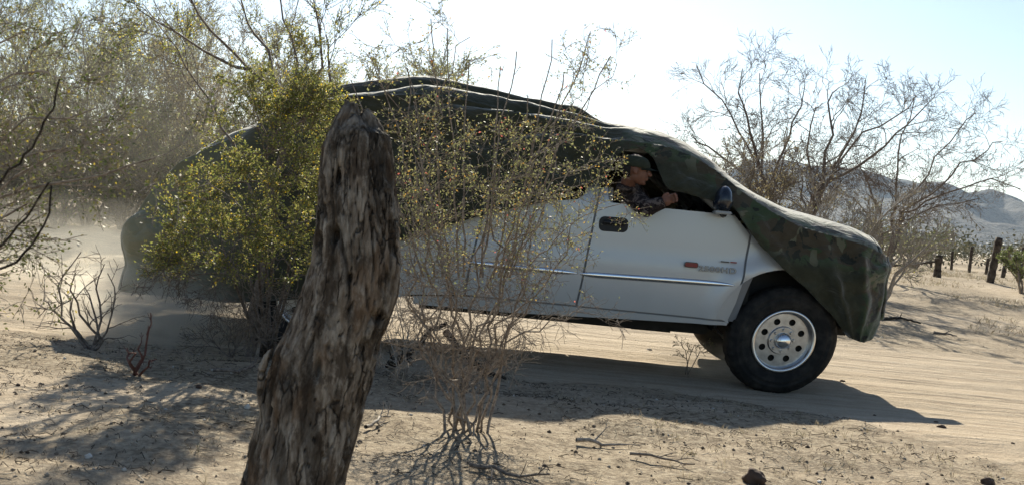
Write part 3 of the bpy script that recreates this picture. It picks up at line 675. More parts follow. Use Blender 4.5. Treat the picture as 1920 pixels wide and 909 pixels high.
# far side (simple mirror of the same panels)
for nm, pr in (('front_fender', fe), ('bed_side', bed)): panel(nm, None, pre=pr, far=True, dn=.2)
fdoor = xz(door); panel('front_door', None, pre=fdoor, far=True, dn=.2); panel('rear_door', None, pre=xz(ext), far=True, dn=.2)
def P0(px, py, Y=Y0): return at(px, py, Y)
# inner shells, chassis
bm = bmesh.new()
cA, cB = P0(905, 460), P0(1405, 470)
box(bm, ((cA.x + cB.x) / 2, YC, .62), (cB.x - cA.x, 1.84, .10))                       # floor
box(bm, (cB.x + .02, YC, .95), (.05, 1.84, .62)); box(bm, (cA.x, YC, 1.05), (.04, 1.84, .9))  # firewall, cab back
box(bm, (cA.x - .02, YC, 1.55), (.06, 1.5, .5))
bobj('cab_floor', bm, M_DARKMET, TR)
bm = bmesh.new()
x0, x1 = P0(300, 500).x, P0(1640, 500).x
for s in (-1, 1): box(bm, ((x0 + x1) / 2, YC + s * .42, .52), (x1 - x0, .08, .16))
for x in np.linspace(x0 + .2, x1 - .2, 7): box(bm, (x, YC, .52), (.08, .84, .10))
xm = P0(1195, 620).x; box(bm, (xm, YC - .45, .42), (.12, .5, .10), bev=.02); cyl(bm, (xm - 1.3, YC - .1, .48), (xm + .5, YC - .1, .46), .045)
cyl(bm, (WR.x, Y0 + .25, WR.z), (WR.x, WC - .25, WR.z), .05); ball(bm, (WR.x, YC, WR.z), (.16, .18, .16)); cyl(bm, (WR.x, YC, WR.z), (xm, YC, .5), .04)
box(bm, (WF.x, YC, .42), (.25, 1.2, .12)); box(bm, (WF.x + .1, YC, .55), (.7, .9, .3))
box(bm, (xm - .9, YC + .2, .47), (1.0, .5, .22), bev=.04)
box(bm, ((P0(770, 600).x + P0(1345, 600).x) / 2, YC - .1, .445), (P0(1345, 600).x - P0(770, 600).x, 1.3, .15), bev=.03); box(bm, (xm + .15, YC - .5, .40), (.35, .3, .10), bev=.02); cyl(bm, (P0(800, 600).x, YC - .62, .40), (xm, YC - .6, .39), .04)
bobj('chassis', bm, M_DARKMET, TR)
for W_ in (WF, WR):                                                                    # inner wheel wells
    for s in (0, 1):
        n = 16; ring = []; bm = bmesh.new()
        for yy in ((Y0 + .06, Y0 + .42) if s == 0 else (WC - .06, WC - .42)):
            ring.append([bm.verts.new((W_.x + .53 * math.cos(R(a)), yy, W_.z + .53 * math.sin(R(a)))) for a in np.linspace(28, 178, n)])
        for i in range(n - 1): bm.faces.new((ring[0][i], ring[0][i + 1], ring[1][i + 1], ring[1][i]))
        bm.faces.new(ring[1]); bobj('wheel_well', bm, M_BLACK, TR)
bm = bmesh.new(); box(bm, (P0(620, 500).x, YC, .80), (P0(890, 500).x - P0(350, 500).x, 1.80, .06)); box(bm, (P0(352, 480).x, YC, 1.0), (.05, 1.84, .6)); bobj('cargo_bed', bm, M_PAINT, TR)
bm = bmesh.new(); hb = P0(1620, 520)
box(bm, (P0(1530, 450).x, YC - 0, 1.02), (P0(1630, 450).x - P0(1420, 450).x, 1.80, .05), bev=.02); box(bm, (hb.x, YC, .88), (.10, 1.7, .38), bev=.03); bobj('hood', bm, M_PAINT, TR)
bm = bmesh.new(); box(bm, (P0(1622, 600).x, YC, .60), (.12, 1.5, .22), bev=.04); bobj('front_bumper', bm, M_CHROME, TR)
bm = bmesh.new(); box(bm, (P0(295, 500).x, YC, .62), (.14, 1.8, .20), bev=.03); bobj('rear_bumper', bm, M_CHROME, TR)
# cab roof and pillars, windscreen
bm = bmesh.new()
zr = P0(1200, 262, 8.8).z - .04; xr0, xr1 = P0(930, 300).x, P0(1230, 300).x
box(bm, ((xr0 + xr1) / 2, YC, zr - .05), (xr1 - xr0, 1.42, .05), bev=.02)
for s in (-1, 1):
    yb, yt = YC + s * .90, YC + s * .66
    cyl(bm, (P0(1385, 400).x, yb, 1.26), (xr1, yt, zr - .05), .035, n=8)
    cyl(bm, (P0(1118, 360).x, yb + s * -.02, 1.36), (P0(1105, 280).x, yt, zr - .05), .05, n=8); cyl(bm, (P0(915, 380).x, yb, 1.30), (xr0, yt, zr - .05), .05, n=8)
bobj('cab_roof', bm, M_PAINT, TR)
bm = bmesh.new(); vs = [bm.verts.new(c) for c in ((P0(1400, 400).x, YC - .9, 1.28), (P0(1400, 400).x, YC + .9, 1.28), (xr1, YC + .68, zr - .06), (xr1, YC - .68, zr - .06))]; bm.faces.new(vs); bobj('windscreen', bm, M_GLASS, TR)
# seat, steering wheel
bm = bmesh.new(); sx_ = P0(1150, 400).x
box(bm, (sx_ + .05, YC - .42, .82), (.5, .55, .2), bev=.05); box(bm, (sx_ - .23, YC - .42, 1.18), (.14, .52, .62), bev=.05); box(bm, (sx_ - .24, YC - .42, 1.58), (.10, .28, .18), bev=.04); bobj('seat', bm, M_SEAT, TR)
bm = bmesh.new(); box(bm, (cB.x - .15, YC, 1.12), (.3, 1.7, .28), bev=.05); bobj('dashboard', bm, M_BLACK, TR)
me = tubes_mesh([([Vector((cB.x - .42 + .06 * math.cos(a), YC - .42 + .19 * math.sin(a), 1.20 + .17 * math.cos(a))) for a in np.linspace(0, 2 * math.pi, 25)], [.014] * 25)], 6); link('steering_wheel', me, M_BLACK, TR, True)
# handle
bm = bmesh.new()
hp = P0(1151, 421); hy = ybody(hp.x, hp.z) - .003
def rrect(bm, c, wx, wz, r, y, n=6, tilt=0.05, th=.02):
    vs = []
    for (sx1, sz1, a0) in ((1, 1, 0), (-1, 1, 90), (-1, -1, 180), (1, -1, 270)):
        for a in np.linspace(a0, a0 + 90, n):
            x = sx1 * (wx / 2 - r) + r * math.cos(R(a)); z = sz1 * (wz / 2 - r) + r * math.sin(R(a)); vs.append((x, z))
    f = [bm.verts.new((c.x + x, y, c.z + z - x * tilt)) for x, z in vs]; g = [bm.verts.new((c.x + x, y + th, c.z + z - x * tilt)) for x, z in vs]
    bm.faces.new(f); bm.faces.new(g[::-1])
    for i in range(len(f)): bm.faces.new((f[i], f[(i + 1) % len(f)], g[(i + 1) % len(f)], g[i]))
rrect(bm, hp, .222, .112, .04, hy, th=.006, tilt=-.02)
o = bobj('handle_recess', bm, M_BLACK, fd)
o.matrix_parent_inverse = Matrix.Identity(4)
bm = bmesh.new(); box(bm, (hp.x, hy - .016, hp.z + .012), (.17, .022, .034), bev=.009); o = bobj('handle', bm, plain('dark_handle_plastic', (.03, .03, .032), .35), fd, True); o.matrix_parent_inverse = Matrix.Identity(4)
# trim strip
def strip(name, pts, h, m, parent, proud=.012, tilt=0):
    P = [P0(x, y) for x, y in pts]; Q = []
    for a_, b_ in zip(P, P[1:]): n = max(1, int((b_ - a_).length / .05)); Q += [a_.lerp(b_, i / n) for i in range(n)]
    Q.append(P[-1]); n = len(Q); V = []; k = 9
    for i, q in enumerate(Q):
        e = min(1, (i + .15) / 2.5, (n - 1 - i + .15) / 3.5) ** .5
        for j in range(k):
            a = math.pi * (j / (k - 1)) - math.pi / 2; zz = q.z + h / 2 * e * math.sin(a); V.append((q.x, ybody(q.x, q.z) - proud * math.cos(a) * e - .001, zz))
    return link(name, mesh(V, grid_faces(n, k)), m, parent, True)
strip('trim_strip', [(1087, 513), (1200, 521), (1300, 528), (1376, 534)], .044, M_CHROME, TR)
strip('trim_strip', [(880, 492), (945, 499), (1020, 506), (1082, 512)], .044, M_CHROME, TR)
# lettering on the door
def text(s, c, size, y, m, name, parent, off=0, tilt=-0.02, shear=0, sp=1):
    cu = bpy.data.curves.new('t', 'FONT'); cu.body = s; cu.size = size; cu.extrude = .0006; cu.offset = off; cu.shear = shear; cu.space_character = sp; cu.align_x = 'LEFT'
    o = bpy.data.objects.new('t', cu); C.objects.link(o); bpy.context.view_layer.update(); me = evald(o); bpy.data.objects.remove(o)
    o = link(name, me, m, None); o.matrix_world = Matrix.Translation((c.x, y, c.z)) @ Matrix.Rotation(tilt, 4, 'Y') @ Matrix.Rotation(R(90), 4, 'X')
    o.data.transform(o.matrix_world); o.matrix_world = Matrix(); o.parent = parent; o.matrix_parent_inverse = Matrix.Translation(-TR.location) if parent is TR else Matrix.Identity(4)
    return o
lc = P0(1309, 506); ly = min(ybody(P0(a, 505).x, lc.z) for a in (1285, 1310, 1340, 1365, 1385)) - .004
dec = bpy.data.objects.new('x', None)
bm = bmesh.new(); bc = P0(1296, 496); rrect(bm, bc, .105, .042, .016, ly, th=.003, tilt=.0); o = bobj('badge', bm, M_DECAL, TR)
bm = bmesh.new(); rrect(bm, bc, .092, .030, .010, ly - .002, th=.003, tilt=.0); o2 = bobj('badge_fill', bm, M_RED, o); o2.matrix_parent_inverse = Matrix.Identity(4)
t1 = text('2500HD', P0(1309, 507), .066, ly, M_DECAL, 'lettering', TR, off=.0022, sp=1.16); t1.data.transform(Matrix.Translation((lc.x, 0, lc.z)) @ Matrix.Diagonal((1.12, 1, .85, 1)) @ Matrix.Translation((-lc.x, 0, -lc.z)))
t2 = text('2500HD', P0(1309, 507), .066, ly - .003, M_DECALW, 'lettering', TR, off=-.0006, sp=1.16); t2.data.transform(Matrix.Translation((lc.x, 0, lc.z)) @ Matrix.Diagonal((1.12, 1, .85, 1)) @ Matrix.Translation((-lc.x, 0, -lc.z)))
bm = bmesh.new(); rrect(bm, P0(1359, 490.5), .065, .010, .004, ly, th=.002, tilt=.0); bobj('small_badge', bm, M_DECAL, TR)
bm = bmesh.new(); rrect(bm, P0(1375, 491.5), .050, .010, .004, ly, th=.002, tilt=.0); bobj('small_badge', bm, M_RED, TR)
# mirror
MR = thing('m', (0, 0, 0), '', ''); bpy.data.objects.remove(MR)
bm = bmesh.new(); mc = P0(1356, 376, Y0 - .12)
ball(bm, (mc.x, mc.y, mc.z + .0), (.066, .10, .108), Matrix.Rotation(R(4), 3, 'Y'), 24, 18)
for v in bm.verts:
    if v.co.z < mc.z - .07: v.co.z = mc.z - .07 - (mc.z - .07 - v.co.z) * .2
    if v.co.z < mc.z: v.co.x = mc.x + (v.co.x - mc.x) * 1.12
mir = bobj('side_mirror', bm, plain('glossy_dark_blue_plastic', (.012, .016, .026), .22, 0, .6), TR, True)
bm = bmesh.new(); box(bm, (mc.x, mc.y - .004, mc.z - .092), (.125, .13, .024), bev=.008); o = bobj('mirror_base', bm, plain('grey_mirror_base', (.32, .33, .33), .4), mir); o.matrix_parent_inverse = Matrix.Identity(4)
bm = bmesh.new(); cyl(bm, (mc.x + .02, mc.y + .02, mc.z - .09), (mc.x + .05, Y0 + .10, mc.z - .10), .03, .03, 10); bobj('mirror_arm', bm, M_BLACK, TR)

# wheels
SH = .12
def lathe(prof, n, c, m=None):
    V = []; a = np.arange(n) * 2 * math.pi / n
    for y, r in prof: V.append(np.stack([r * np.cos(a), np.full(n, y), r * np.sin(a)], -1))
    return np.concatenate(V), grid_faces(len(prof), n, True)
def disc_holes(R_, holes, ext_):
    cu = bpy.data.curves.new('c', 'CURVE'); cu.dimensions = '2D'; cu.fill_mode = 'BOTH'; cu.extrude = ext_
    for (x, y, r, n) in [(0, 0, R_, 64)] + holes:
        s = cu.splines.new('POLY'); s.points.add(n - 1); s.use_cyclic_u = True
        for i in range(n): s.points[i].co = (x + r * math.cos(2 * math.pi * i / n), y + r * math.sin(2 * math.pi * i / n), 0, 1)
    o = bpy.data.objects.new('c', cu); C.objects.link(o); bpy.context.view_layer.update(); me = evald(o); bpy.data.objects.remove(o)
    me.transform(Matrix.Rotation(R(90), 4, 'X')); return me
def shear(me):
    me.transform(Matrix(((1, 0, SH, 0), (0, 1, 0, 0), (0, 0, 1, 0), (0, 0, 0, 1)))); return me
def wheel(c, side, spin):
    """parts in local space with the outer face at -y; far side is turned round"""
    w_ = bpy.data.objects.new('wheel', None); C.objects.link(w_); w_.parent = TR; w_.location = Vector(c) - TR.location
    if side > 0: w_.rotation_euler.z = math.pi
    def add(name, me, m, sm_=False): 
        o = link(name, me, m, None, sm_); o.parent = w_; return o
    T = RT; prof = [(.02, .232), (.0, .245), (-.012, .27), (-.018, .31), (-.019, .318), (-.013, .322), (-.013, .345), (-.017, .350), (-.012, .356), (.0, .385), (.022, .405), (.05, T), (.13, T + .003), (.21, T), (.238, .405), (.26, .385), (.27, .33), (.26, .245), (.24, .232)]
    n = 192; V, F = lathe(prof, n, None); V = V.reshape(len(prof), n, 3); i = np.arange(n)
    for k_ in range(9, 15):
        cut = ((i + (k_ % 2) * 4) % 8 < 3); V[k_, cut, 0] *= .972; V[k_, cut, 2] *= .972
    for k_ in (4, 5, 9, 10): 
        pass
    me = mesh(V.reshape(-1, 3), F[:, ::-1].copy()); add('tyre', shear(me), M_RUBBER, False)
    V, F = lathe([(.03, .238), (-.006, .241), (-.014, .234), (-.012, .220), (-.002, .213), (.03, .209), (.078, .200), (.20, .196)], 96, None)
    add('rim_lip', shear(mesh(V, F[:, ::-1].copy())), M_LIP, True)
    hs = [(.150 * math.cos(R(45 * k + 20 + spin)), .150 * math.sin(R(45 * k + 20 + spin)), .0250, 20) for k in range(8)]
    me = disc_holes(.206, hs, .005); me.transform(Matrix.Translation((0, .066, 0))); add('rim_face', shear(me), M_ALLOY)
    bm = bmesh.new(); cyl(bm, (0, .062, 0), (0, .036, 0), .108, .102, 48)
    for k in range(8):
        a = R(45 * k + spin); p = (.082 * math.cos(a), 0, .082 * math.sin(a)); cyl(bm, (p[0], .038, p[2]), (p[0], .010, p[2]), .0125, .010, 6)
    add('hub_plate', shear_bm(bm), M_ALLOY)
    bm = bmesh.new(); cyl(bm, (0, .038, 0), (0, .0, 0), .062, .058, 32); ball(bm, (0, .0, 0), (.058, .034, .058), None, 32, 16); add('centre_cap', shear_bm(bm), M_CHROME, True)
    bm = bmesh.new(); cyl(bm, (0, .10, 0), (0, .12, 0), .20, .20, 32); cyl(bm, (0, .06, 0), (0, .1, 0), .09, .12, 16); add('brake_disc', shear_bm(bm), M_DARKMET)
def shear_bm(bm):
    me = bpy.data.meshes.new('p'); bm.to_mesh(me); bm.free(); return shear(me)
wheel((WF.x, Y0 + .0, WF.z), -1, 5); wheel((WR.x, Y0 + .0, WR.z), -1, 30)
wheel((WF.x, WC - .0, float(gz(WF.x, WC - .13)) + RT - .005), 1, 12); wheel((WR.x, WC - .0, float(gz(WR.x, WC - .13)) + RT - .005), 1, 50)

# ---------------------------------------------------------------- cover
def cover():
    top = [(228, 500), (242, 462), (262, 428), (295, 376), (330, 325), (380, 276), (430, 248), (520, 206), (590, 174), (640, 157), (700, 150), (800, 147), (850, 152), (900, 163), (960, 179), (1020, 191), (1080, 208), (1130, 228), (1180, 233), (1240, 242), (1290, 262), (1330, 290), (1370, 325), (1420, 360), (1470, 386), (1540, 405), (1600, 424), (1640, 443), (1658, 456), (1674, 482)]
    hem = [(215, 585), (235, 588), (300, 592), (350, 596), (372, 570), (560, 560), (640, 520), (700, 480), (750, 452), (830, 428), (890, 408), (960, 392), (1045, 374), (1070, 352), (1135, 344), (1148, 310), (1166, 284), (1200, 276), (1228, 292), (1238, 325), (1250, 356), (1340, 380), (1372, 392), (1410, 450), (1460, 500), (1500, 532), (1560, 592), (1585, 630), (1614, 641), (1640, 636), (1658, 612), (1674, 570)]
    T = np.array([(at(x, y, 8.85).x, at(x, y, 8.85).z) for x, y in top]); H = np.array([(at(x, y, Y0 - .03).x, at(x, y, Y0 - .03).z) for x, y in hem])
    x0, x1 = P0(227, 500).x, P0(1671, 500).x
    nx, nv = 460, 150
    X = np.linspace(x0, x1, nx); zt = np.interp(X, T[:, 0], T[:, 1]); zh = np.interp(X, H[:, 0], H[:, 1]); 
    k = np.ones(5) / 5; zt = np.convolve(np.pad(zt, 2, 'edge'), k, 'valid')
    zh = np.convolve(np.pad(zh, 2, 'edge'), k, 'valid')
    e0 = np.clip((X - x0) / .22, 0, 1); e1 = np.clip((x1 - X) / .40, 0, 1)
    W = 1.035 * (.82 + .18 * np.sqrt(1 - (1 - e0) ** 2)) * (.86 + .14 * np.sqrt(1 - (1 - e1) ** 2))
    zb = .30; mf = sm((X - P0(430, 400).x) / .6) * sm((P0(1190, 400).x - X) / .7); tf = sm((P0(560, 400).x - X) / .6); np_ = 3.4 - 1.2 * np.maximum(mf, tf); n = 3.4 + 1.3 * np.maximum(mf, tf)
    th0 = np.arcsin(np.clip((zh - zb) / (zt - zb), .01, .98) ** (n / 2))
    n2 = n[:, None]; p2 = np_[:, None]; v = np.linspace(0, 1, nv)
    far_zh = np.minimum(zh, 1.0); th1 = np.arcsin(np.clip((far_zh - zb) / (zt - zb), .01, .98) ** (n / 2))
    TH = th0[:, None] + (math.pi - th1 - th0)[:, None] * v[None, :]
    c = np.cos(TH); s_ = np.sin(TH)
    yy = YC - W[:, None] * np.sign(c) * np.abs(c) ** (2 / p2); zz = zb + (zt - zb)[:, None] * np.abs(s_) ** (2 / n2)
    XX = X[:, None] + 0 * yy
    def px2x(p): return P0(p, 400).x
    # outward direction
    dy = np.gradient(yy, axis=1); dz = np.gradient(zz, axis=1); L = np.hypot(dy, dz) + 1e-9; ny, nz = -dz / L, dy / L
    hgt = (zz - zb) / (zt - zb)[:, None]; side = sm((.93 - hgt) / .25); topm = topm_ = 1 - side
    fro = sm((XX - px2x(1150)) / .3); d = .045 * (1 - .6 * fro * topm_ ) * fbm(XX * 2.2, zz * 1.5 + yy * 1.5, 61, 4)
    d += side * .045 * fbm(XX * 5 + zz * 3.0, zz * 1.2, 62, 3) + side * .09 * (np.abs(fbm(XX * 1.1 + zz, zz * 4.5 - XX * 1.2, 96, 3)) - .15)
    ridge = 1 - 2 * np.abs(fbm(XX * 1.1 + yy * .5, yy * 7 + zz * 9 + .25 * XX, 63, 3)); mid = sm((XX - px2x(430)) / .4) * sm((px2x(1200) - XX) / .6)
    d += mid * .020 * np.clip(ridge, 0, 1) ** 2 * (.8 - .5 * topm)
    conv = .55 + .45 * sm((px2x(1200) - XX) / 2.2); q_ = (yy - YC) / conv + .10 * fbm(XX * .8, yy * 1.2, 93, 2)
    cr = np.abs(np.sin(q_ * 11.0 + .8 * np.sin(XX * 1.7))) ; zone = sm((hgt - .70) / .10)
    d += mid * zone * .13 * (cr ** .8 - .5) * (.7 + .8 * vn(XX * .9, q_ * 4, 94))
    d += tf[:, None] * zone * .07 * fbm(XX * 2, yy * 5, 95, 3)
    # gathers at the nose converge to the lower hem
    nose = sm((XX - px2x(1450)) / .5); bx, bz = P0(1600, 660).x, P0(1600, 660).z
    ang_ = np.arctan2(XX - bx, zz - bz + 1e-3); d += nose * side * .06 * ((.5 + .5 * np.cos(ang_ * 16 + 4 * vn(XX * 4, zz * 4, 5))) ** 2 - .3) * (.8 + vn(XX * 5, zz * 5, 66))
    d += side * .022 * (np.abs(fbm(XX * 6 + zz * 5, zz * 9 - XX * 5, 97, 3)) - .12)
    # drapes on the windscreen
    wsn = sm((XX - px2x(1230)) / .2) * sm((px2x(1420) - XX) / .2); d += wsn * side * .055 * fbm(XX * 7 - zz * 9, XX * 2 + zz * 2, 67, 3)
    # pinch at the cab, billows at the tail
    tail = sm((px2x(420) - XX) / .4); d += tail * side * (.07 * np.sin((zz - .55) * 7.5) + .03 * fbm(XX * 3, zz * 5, 68))
    d -= .0 * side
    # never inside the truck's flank: hem side bulges outwards only
    low = side * sm((1.35 - zz) / .1); d = np.where(low > .5, np.maximum(d, -.006), d)
    d = np.clip(d, -.05, .16)
    yy2 = yy + ny * d; zz2 = zz + nz * d
    yb_ = Y0 + .02 + .10 * np.maximum(0, .95 - zz2) ** 2 + .06 * np.maximum(0, zz2 - .95) ** 2 + np.maximum(0, zz2 - 1.33) * .28
    yb_ = np.where(zz2 > 1.33, np.minimum(yb_, 8.33 + (zz2 - 1.33) * .42), yb_) - .045
    for W_ in (WF, WR): yb_ -= .035 * np.exp(-((np.hypot(XX - W_.x, zz2 - W_.z) - .57) / .09) ** 2)
    e1b = np.clip((x1 - XX) / .26, 0, 1); yb_ = yb_ + .24 * (1 - np.sqrt(1 - (1 - e1b) ** 2))
    e0b = np.clip((XX - x0) / .30, 0, 1); yb_ = yb_ + .26 * (1 - np.sqrt(1 - (1 - e0b) ** 2))
    soft = np.clip(d + .05, 0, 1)
    lo_ = zz2 < zt[:, None] - .16
    yy2 = np.where((yy2 < YC) & lo_, np.minimum(yy2, yb_ - soft), np.where((yy2 > YC) & lo_, np.maximum(yy2, 2 * YC - yb_ + soft), yy2))
    XX2 = XX + (tail * side) * (-.05 * np.abs(np.sin((zz - .5) * 6))) * sm((x0 + .12 - XX) / .12)
    V = np.stack([XX2, yy2, zz2], -1).reshape(-1, 3); F = grid_faces(nx, nv).tolist()
    # end caps: shrink the end ring towards its middle, bulging out
    V = V.tolist()
    for (st, sg, bulge) in ((0, -1, .07), (nx - 1, 1, .085)):
        ring = [st * nv + j for j in range(nv)]; R0 = np.array([V[i] for i in ring]); cen = np.array([R0[:, 0].mean(), YC, (zt[st] + zh[st]) / 2])
        prev = ring
        for f_, b_ in ((.985, .25), (.95, .48), (.88, .68), (.76, .84), (.5, .96), (.02, 1.0)):
            cur = []
            for j in range(nv):
                q = cen + (R0[j] - cen) * np.array([1, f_, f_]); q[0] = R0[j][0] * (f_) + cen[0] * (1 - f_) + sg * bulge * b_ + .012 * float(vn(q[1] * 9, q[2] * 4, 5)); cur.append(len(V)); V.append(q.tolist())
            for j in range(nv - 1):
                a = (prev[j], prev[j + 1], cur[j + 1], cur[j]); F.append(a if sg > 0 else a[::-1])
            a = (prev[nv - 1], prev[0], cur[0], cur[nv - 1]); F.append(a if sg > 0 else a[::-1])
            prev = cur
    me = bpy.data.meshes.new('cover'); me.from_pydata(V, [], F); me.update()
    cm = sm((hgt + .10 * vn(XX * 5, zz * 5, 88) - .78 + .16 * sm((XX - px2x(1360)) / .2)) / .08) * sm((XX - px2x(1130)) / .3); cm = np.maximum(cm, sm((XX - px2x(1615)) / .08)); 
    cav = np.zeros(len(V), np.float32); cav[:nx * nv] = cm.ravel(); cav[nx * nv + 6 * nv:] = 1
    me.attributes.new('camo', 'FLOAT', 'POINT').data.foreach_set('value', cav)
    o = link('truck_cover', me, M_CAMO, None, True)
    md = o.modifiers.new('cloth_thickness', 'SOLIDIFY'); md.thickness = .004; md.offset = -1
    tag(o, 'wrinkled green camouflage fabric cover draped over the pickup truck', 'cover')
cover()

# ---------------------------------------------------------------- person
def person():
    hc = at(1194, 318, 8.21); sh = at(1178, 362, 8.44); el = at(1213, 391, 8.16); wr = at(1239, 381, 8.17)
    hip = Vector((sx_ + .02, YC - .45, .96)); sh2 = Vector((sh.x + .12, YC - .28, sh.z + .0)); neck = Vector((hc.x - .055, 8.30, hc.z - .13)); chest = (sh + sh2) / 2 + Vector((.0, .0, -.1))
    root = thing('person', (hip.x, hip.y, hip.z - .1), 'person in green cap and brown camouflage jacket leaning out of the truck window', 'person')
    bm = bmesh.new()
    # head: skull, face, jaw, nose, brow, ear, neck
    fr = Matrix.Rotation(R(6), 3, 'Y')
    def hp_(x, y, z): return hc + fr @ Vector((x, y, z))
    ball(bm, hp_(-.018, 0, .022), (.098, .076, .088), fr, 24, 18); ball(bm, hp_(.030, 0, -.030), (.060, .060, .075), fr, 20, 16)
    ball(bm, hp_(.046, 0, -.080), (.036, .040, .030), fr); ball(bm, hp_(.0, 0, -.055), (.06, .056, .045), fr)
    ball(bm, hp_(.078, 0, .012), (.018, .050, .012), fr)
    cyl(bm, hp_(.080, 0, .012), hp_(.112, 0, -.026), .008, .015, 10); ball(bm, hp_(.104, 0, -.026), (.017, .016, .012), fr)
    ball(bm, hp_(.088, 0, -.052), (.012, .026, .007), fr); ball(bm, hp_(.086, 0, -.064), (.012, .024, .007), fr); ball(bm, hp_(.070, 0, -.094), (.016, .02, .014), fr)
    ball(bm, hp_(-.012, -.074, -.012), (.020, .009, .030), fr); ball(bm, hp_(-.012, .074, -.012), (.020, .009, .030), fr)
    cyl(bm, hp_(-.03, 0, -.05), neck, .052, .058, 16); cyl(bm, neck, chest, .06, .10, 12)
    ball(bm, chest, (.13, .18, .16)); cyl(bm, chest, hip, .13, .14, 16); ball(bm, hip, (.16, .19, .13))
    for s, a_, b_, c_ in ((-1, sh, el, wr), (1, sh2, Vector((sh2.x + .2, sh2.y + .02, 1.2)), Vector((cB.x - .45, YC - .3, 1.3)))):
        cyl(bm, chest, a_, .08, .06, 12); ball(bm, a_, (.06, .06, .06)); cyl(bm, a_, b_, .05, .04, 12); ball(bm, b_, (.04, .04, .04)); cyl(bm, b_, c_, .038, .027, 12)
    # near hand: palm and fingers curled over the forearm side
    hd = (wr - el).normalized(); pc = wr + hd * .045
    ball(bm, pc, (.045, .022, .040), hd.to_track_quat('X', 'Z').to_matrix(), 14, 10); cyl(bm, wr - hd * .01, pc, .027, .026, 10)
    upv = Vector((0, 0, 1)); sidev = hd.cross(upv).normalized(); un = sidev.cross(hd).normalized()
    for k, (o_, L_) in enumerate(((-.028, .070), (-.010, .078), (.009, .074), (.027, .060))):
        a_ = pc + hd * .036 + un * -o_ ; b_ = a_ + hd * (L_ * .42) - sidev * -.004; c_ = b_ + hd * (L_ * .15) - un * .0 - sidev * -.022; d_ = c_ - hd * (L_ * .22) - sidev * -.012
        cyl(bm, a_, b_, .0095, .009, 8); ball(bm, b_, (.0095,) * 3, None, 8, 6); cyl(bm, b_, c_, .009, .0085, 8); ball(bm, c_, (.0088,) * 3, None, 8, 6); cyl(bm, c_, d_, .0085, .0075, 8)
    a_ = pc - hd * .02 + un * .028; b_ = a_ + un * .020 + hd * .022; c_ = b_ + hd * .030; cyl(bm, a_, b_, .012, .011, 8); ball(bm, b_, (.011,) * 3, None, 8, 6); cyl(bm, b_, c_, .0105, .009, 8); ball(bm, c_, (.009,) * 3, None, 8, 6)
    for s in (-1, 1):
        kn = hip + Vector((.45, s * .12, .04)); ft = kn + Vector((.15, 0, -.32)); cyl(bm, hip + Vector((0, s * .09, 0)), kn, .085, .06, 12); ball(bm, kn, (.06,) * 3); cyl(bm, kn, ft, .055, .04, 12); ball(bm, ft + Vector((.06, 0, -.0)), (.12, .045, .04))
    remeshed('body', bm, .0048, M_SKIN, root, 3)
    # clothes
    bm = bmesh.new()
    cyl(bm, neck + Vector((0, 0, -.0)), chest, .075, .14, 16); ball(bm, chest, (.155, .20, .19)); cyl(bm, chest, hip, .155, .165, 20); ball(bm, hip, (.17, .2, .12))
    for a_, b_, c_ in ((sh, el, wr), (sh2, Vector((sh2.x + .2, sh2.y + .02, 1.2)), Vector((cB.x - .45, YC - .3, 1.3)))):
        cyl(bm, chest, a_, .11, .085, 16); ball(bm, a_, (.095, .085, .085)); cyl(bm, a_, b_, .084, .062, 16); ball(bm, b_, (.062,) * 3); cyl(bm, b_, b_.lerp(c_, 1.16), .058, .045, 16)
    for k in range(16):
        a_ = 2 * math.pi * k / 16; 
    ball(bm, neck + Vector((.0, 0, -.015)), (.082, .085, .035), fr)
    remeshed('jacket', bm, .007, M_JACKET, root, 2, lambda co: .006 * fbm(co[:, 0] * 22 + co[:, 1] * 9, co[:, 2] * 30, 91, 3) + .004)
    bm = bmesh.new()
    for s in (-1, 1):
        kn = hip + Vector((.45, s * .12, .04)); ft = kn + Vector((.13, 0, -.27)); cyl(bm, hip + Vector((0, s * .09, 0)), kn, .10, .075, 12); ball(bm, kn, (.075,) * 3); cyl(bm, kn, ft, .072, .06, 12)
    remeshed('trousers', bm, .012, M_SEAT, root, 2)
    # hair: close cut behind and below the cap
    bm = bmesh.new(); ball(bm, hp_(-.030, 0, .008), (.092, .0785, .084), fr, 24, 18)
    for v in list(bm.verts):
        q = fr.inverted() @ (v.co - hc)
        if q.x > -.01 - (.03 if q.z < -.0 else 0): bm.verts.remove(v)
    bobj('hair', bm, M_HAIR, root, True)
    # cap: crown, band and curved bill
    bm = bmesh.new(); ball(bm, hp_(-.016, 0, .026), (.114, .089, .086), fr, 32, 20)
    for v in list(bm.verts):
        q = fr.inverted() @ (v.co - hc)
        if q.z < .012 - .10 * min(0, q.x) * -.12: bm.verts.remove(v)
    for v in bm.verts:
        q = fr.inverted() @ (v.co - hc); t = min(1, max(0, (q.z - .07) / .05)); v.co.z -= t * .010; v.co += Vector((q.x, q.y, 0)).normalized() * t * .010
    bmesh.ops.solidify(bm, geom=bm.faces[:], thickness=.004)
    n, m2 = 17, 7; Vt = []
    for i in range(n):
        a = R(-72 + 144 * i / (n - 1))
        for j in range(m2):
            t = j / (m2 - 1); r_ = 1 + t * .68 * max(0, math.cos(a * 1.15)) ** .6
            x = -.016 + .110 * r_ * math.cos(a); y = .086 * (1 + .05 * t) * math.sin(a); z = .020 - .26 * (y ** 2) / .086 * .9 - t * .010 + .008
            Vt.append(bm.verts.new(hp_(x, y, z)))
    fs = [bm.faces.new((Vt[i * m2 + j], Vt[(i + 1) * m2 + j], Vt[(i + 1) * m2 + j + 1], Vt[i * m2 + j + 1])) for i in range(n - 1) for j in range(m2 - 1)]
    bmesh.ops.solidify(bm, geom=fs, thickness=.005)
    bobj('cap', bm, M_CAP, root, True)
    bm = bmesh.new()
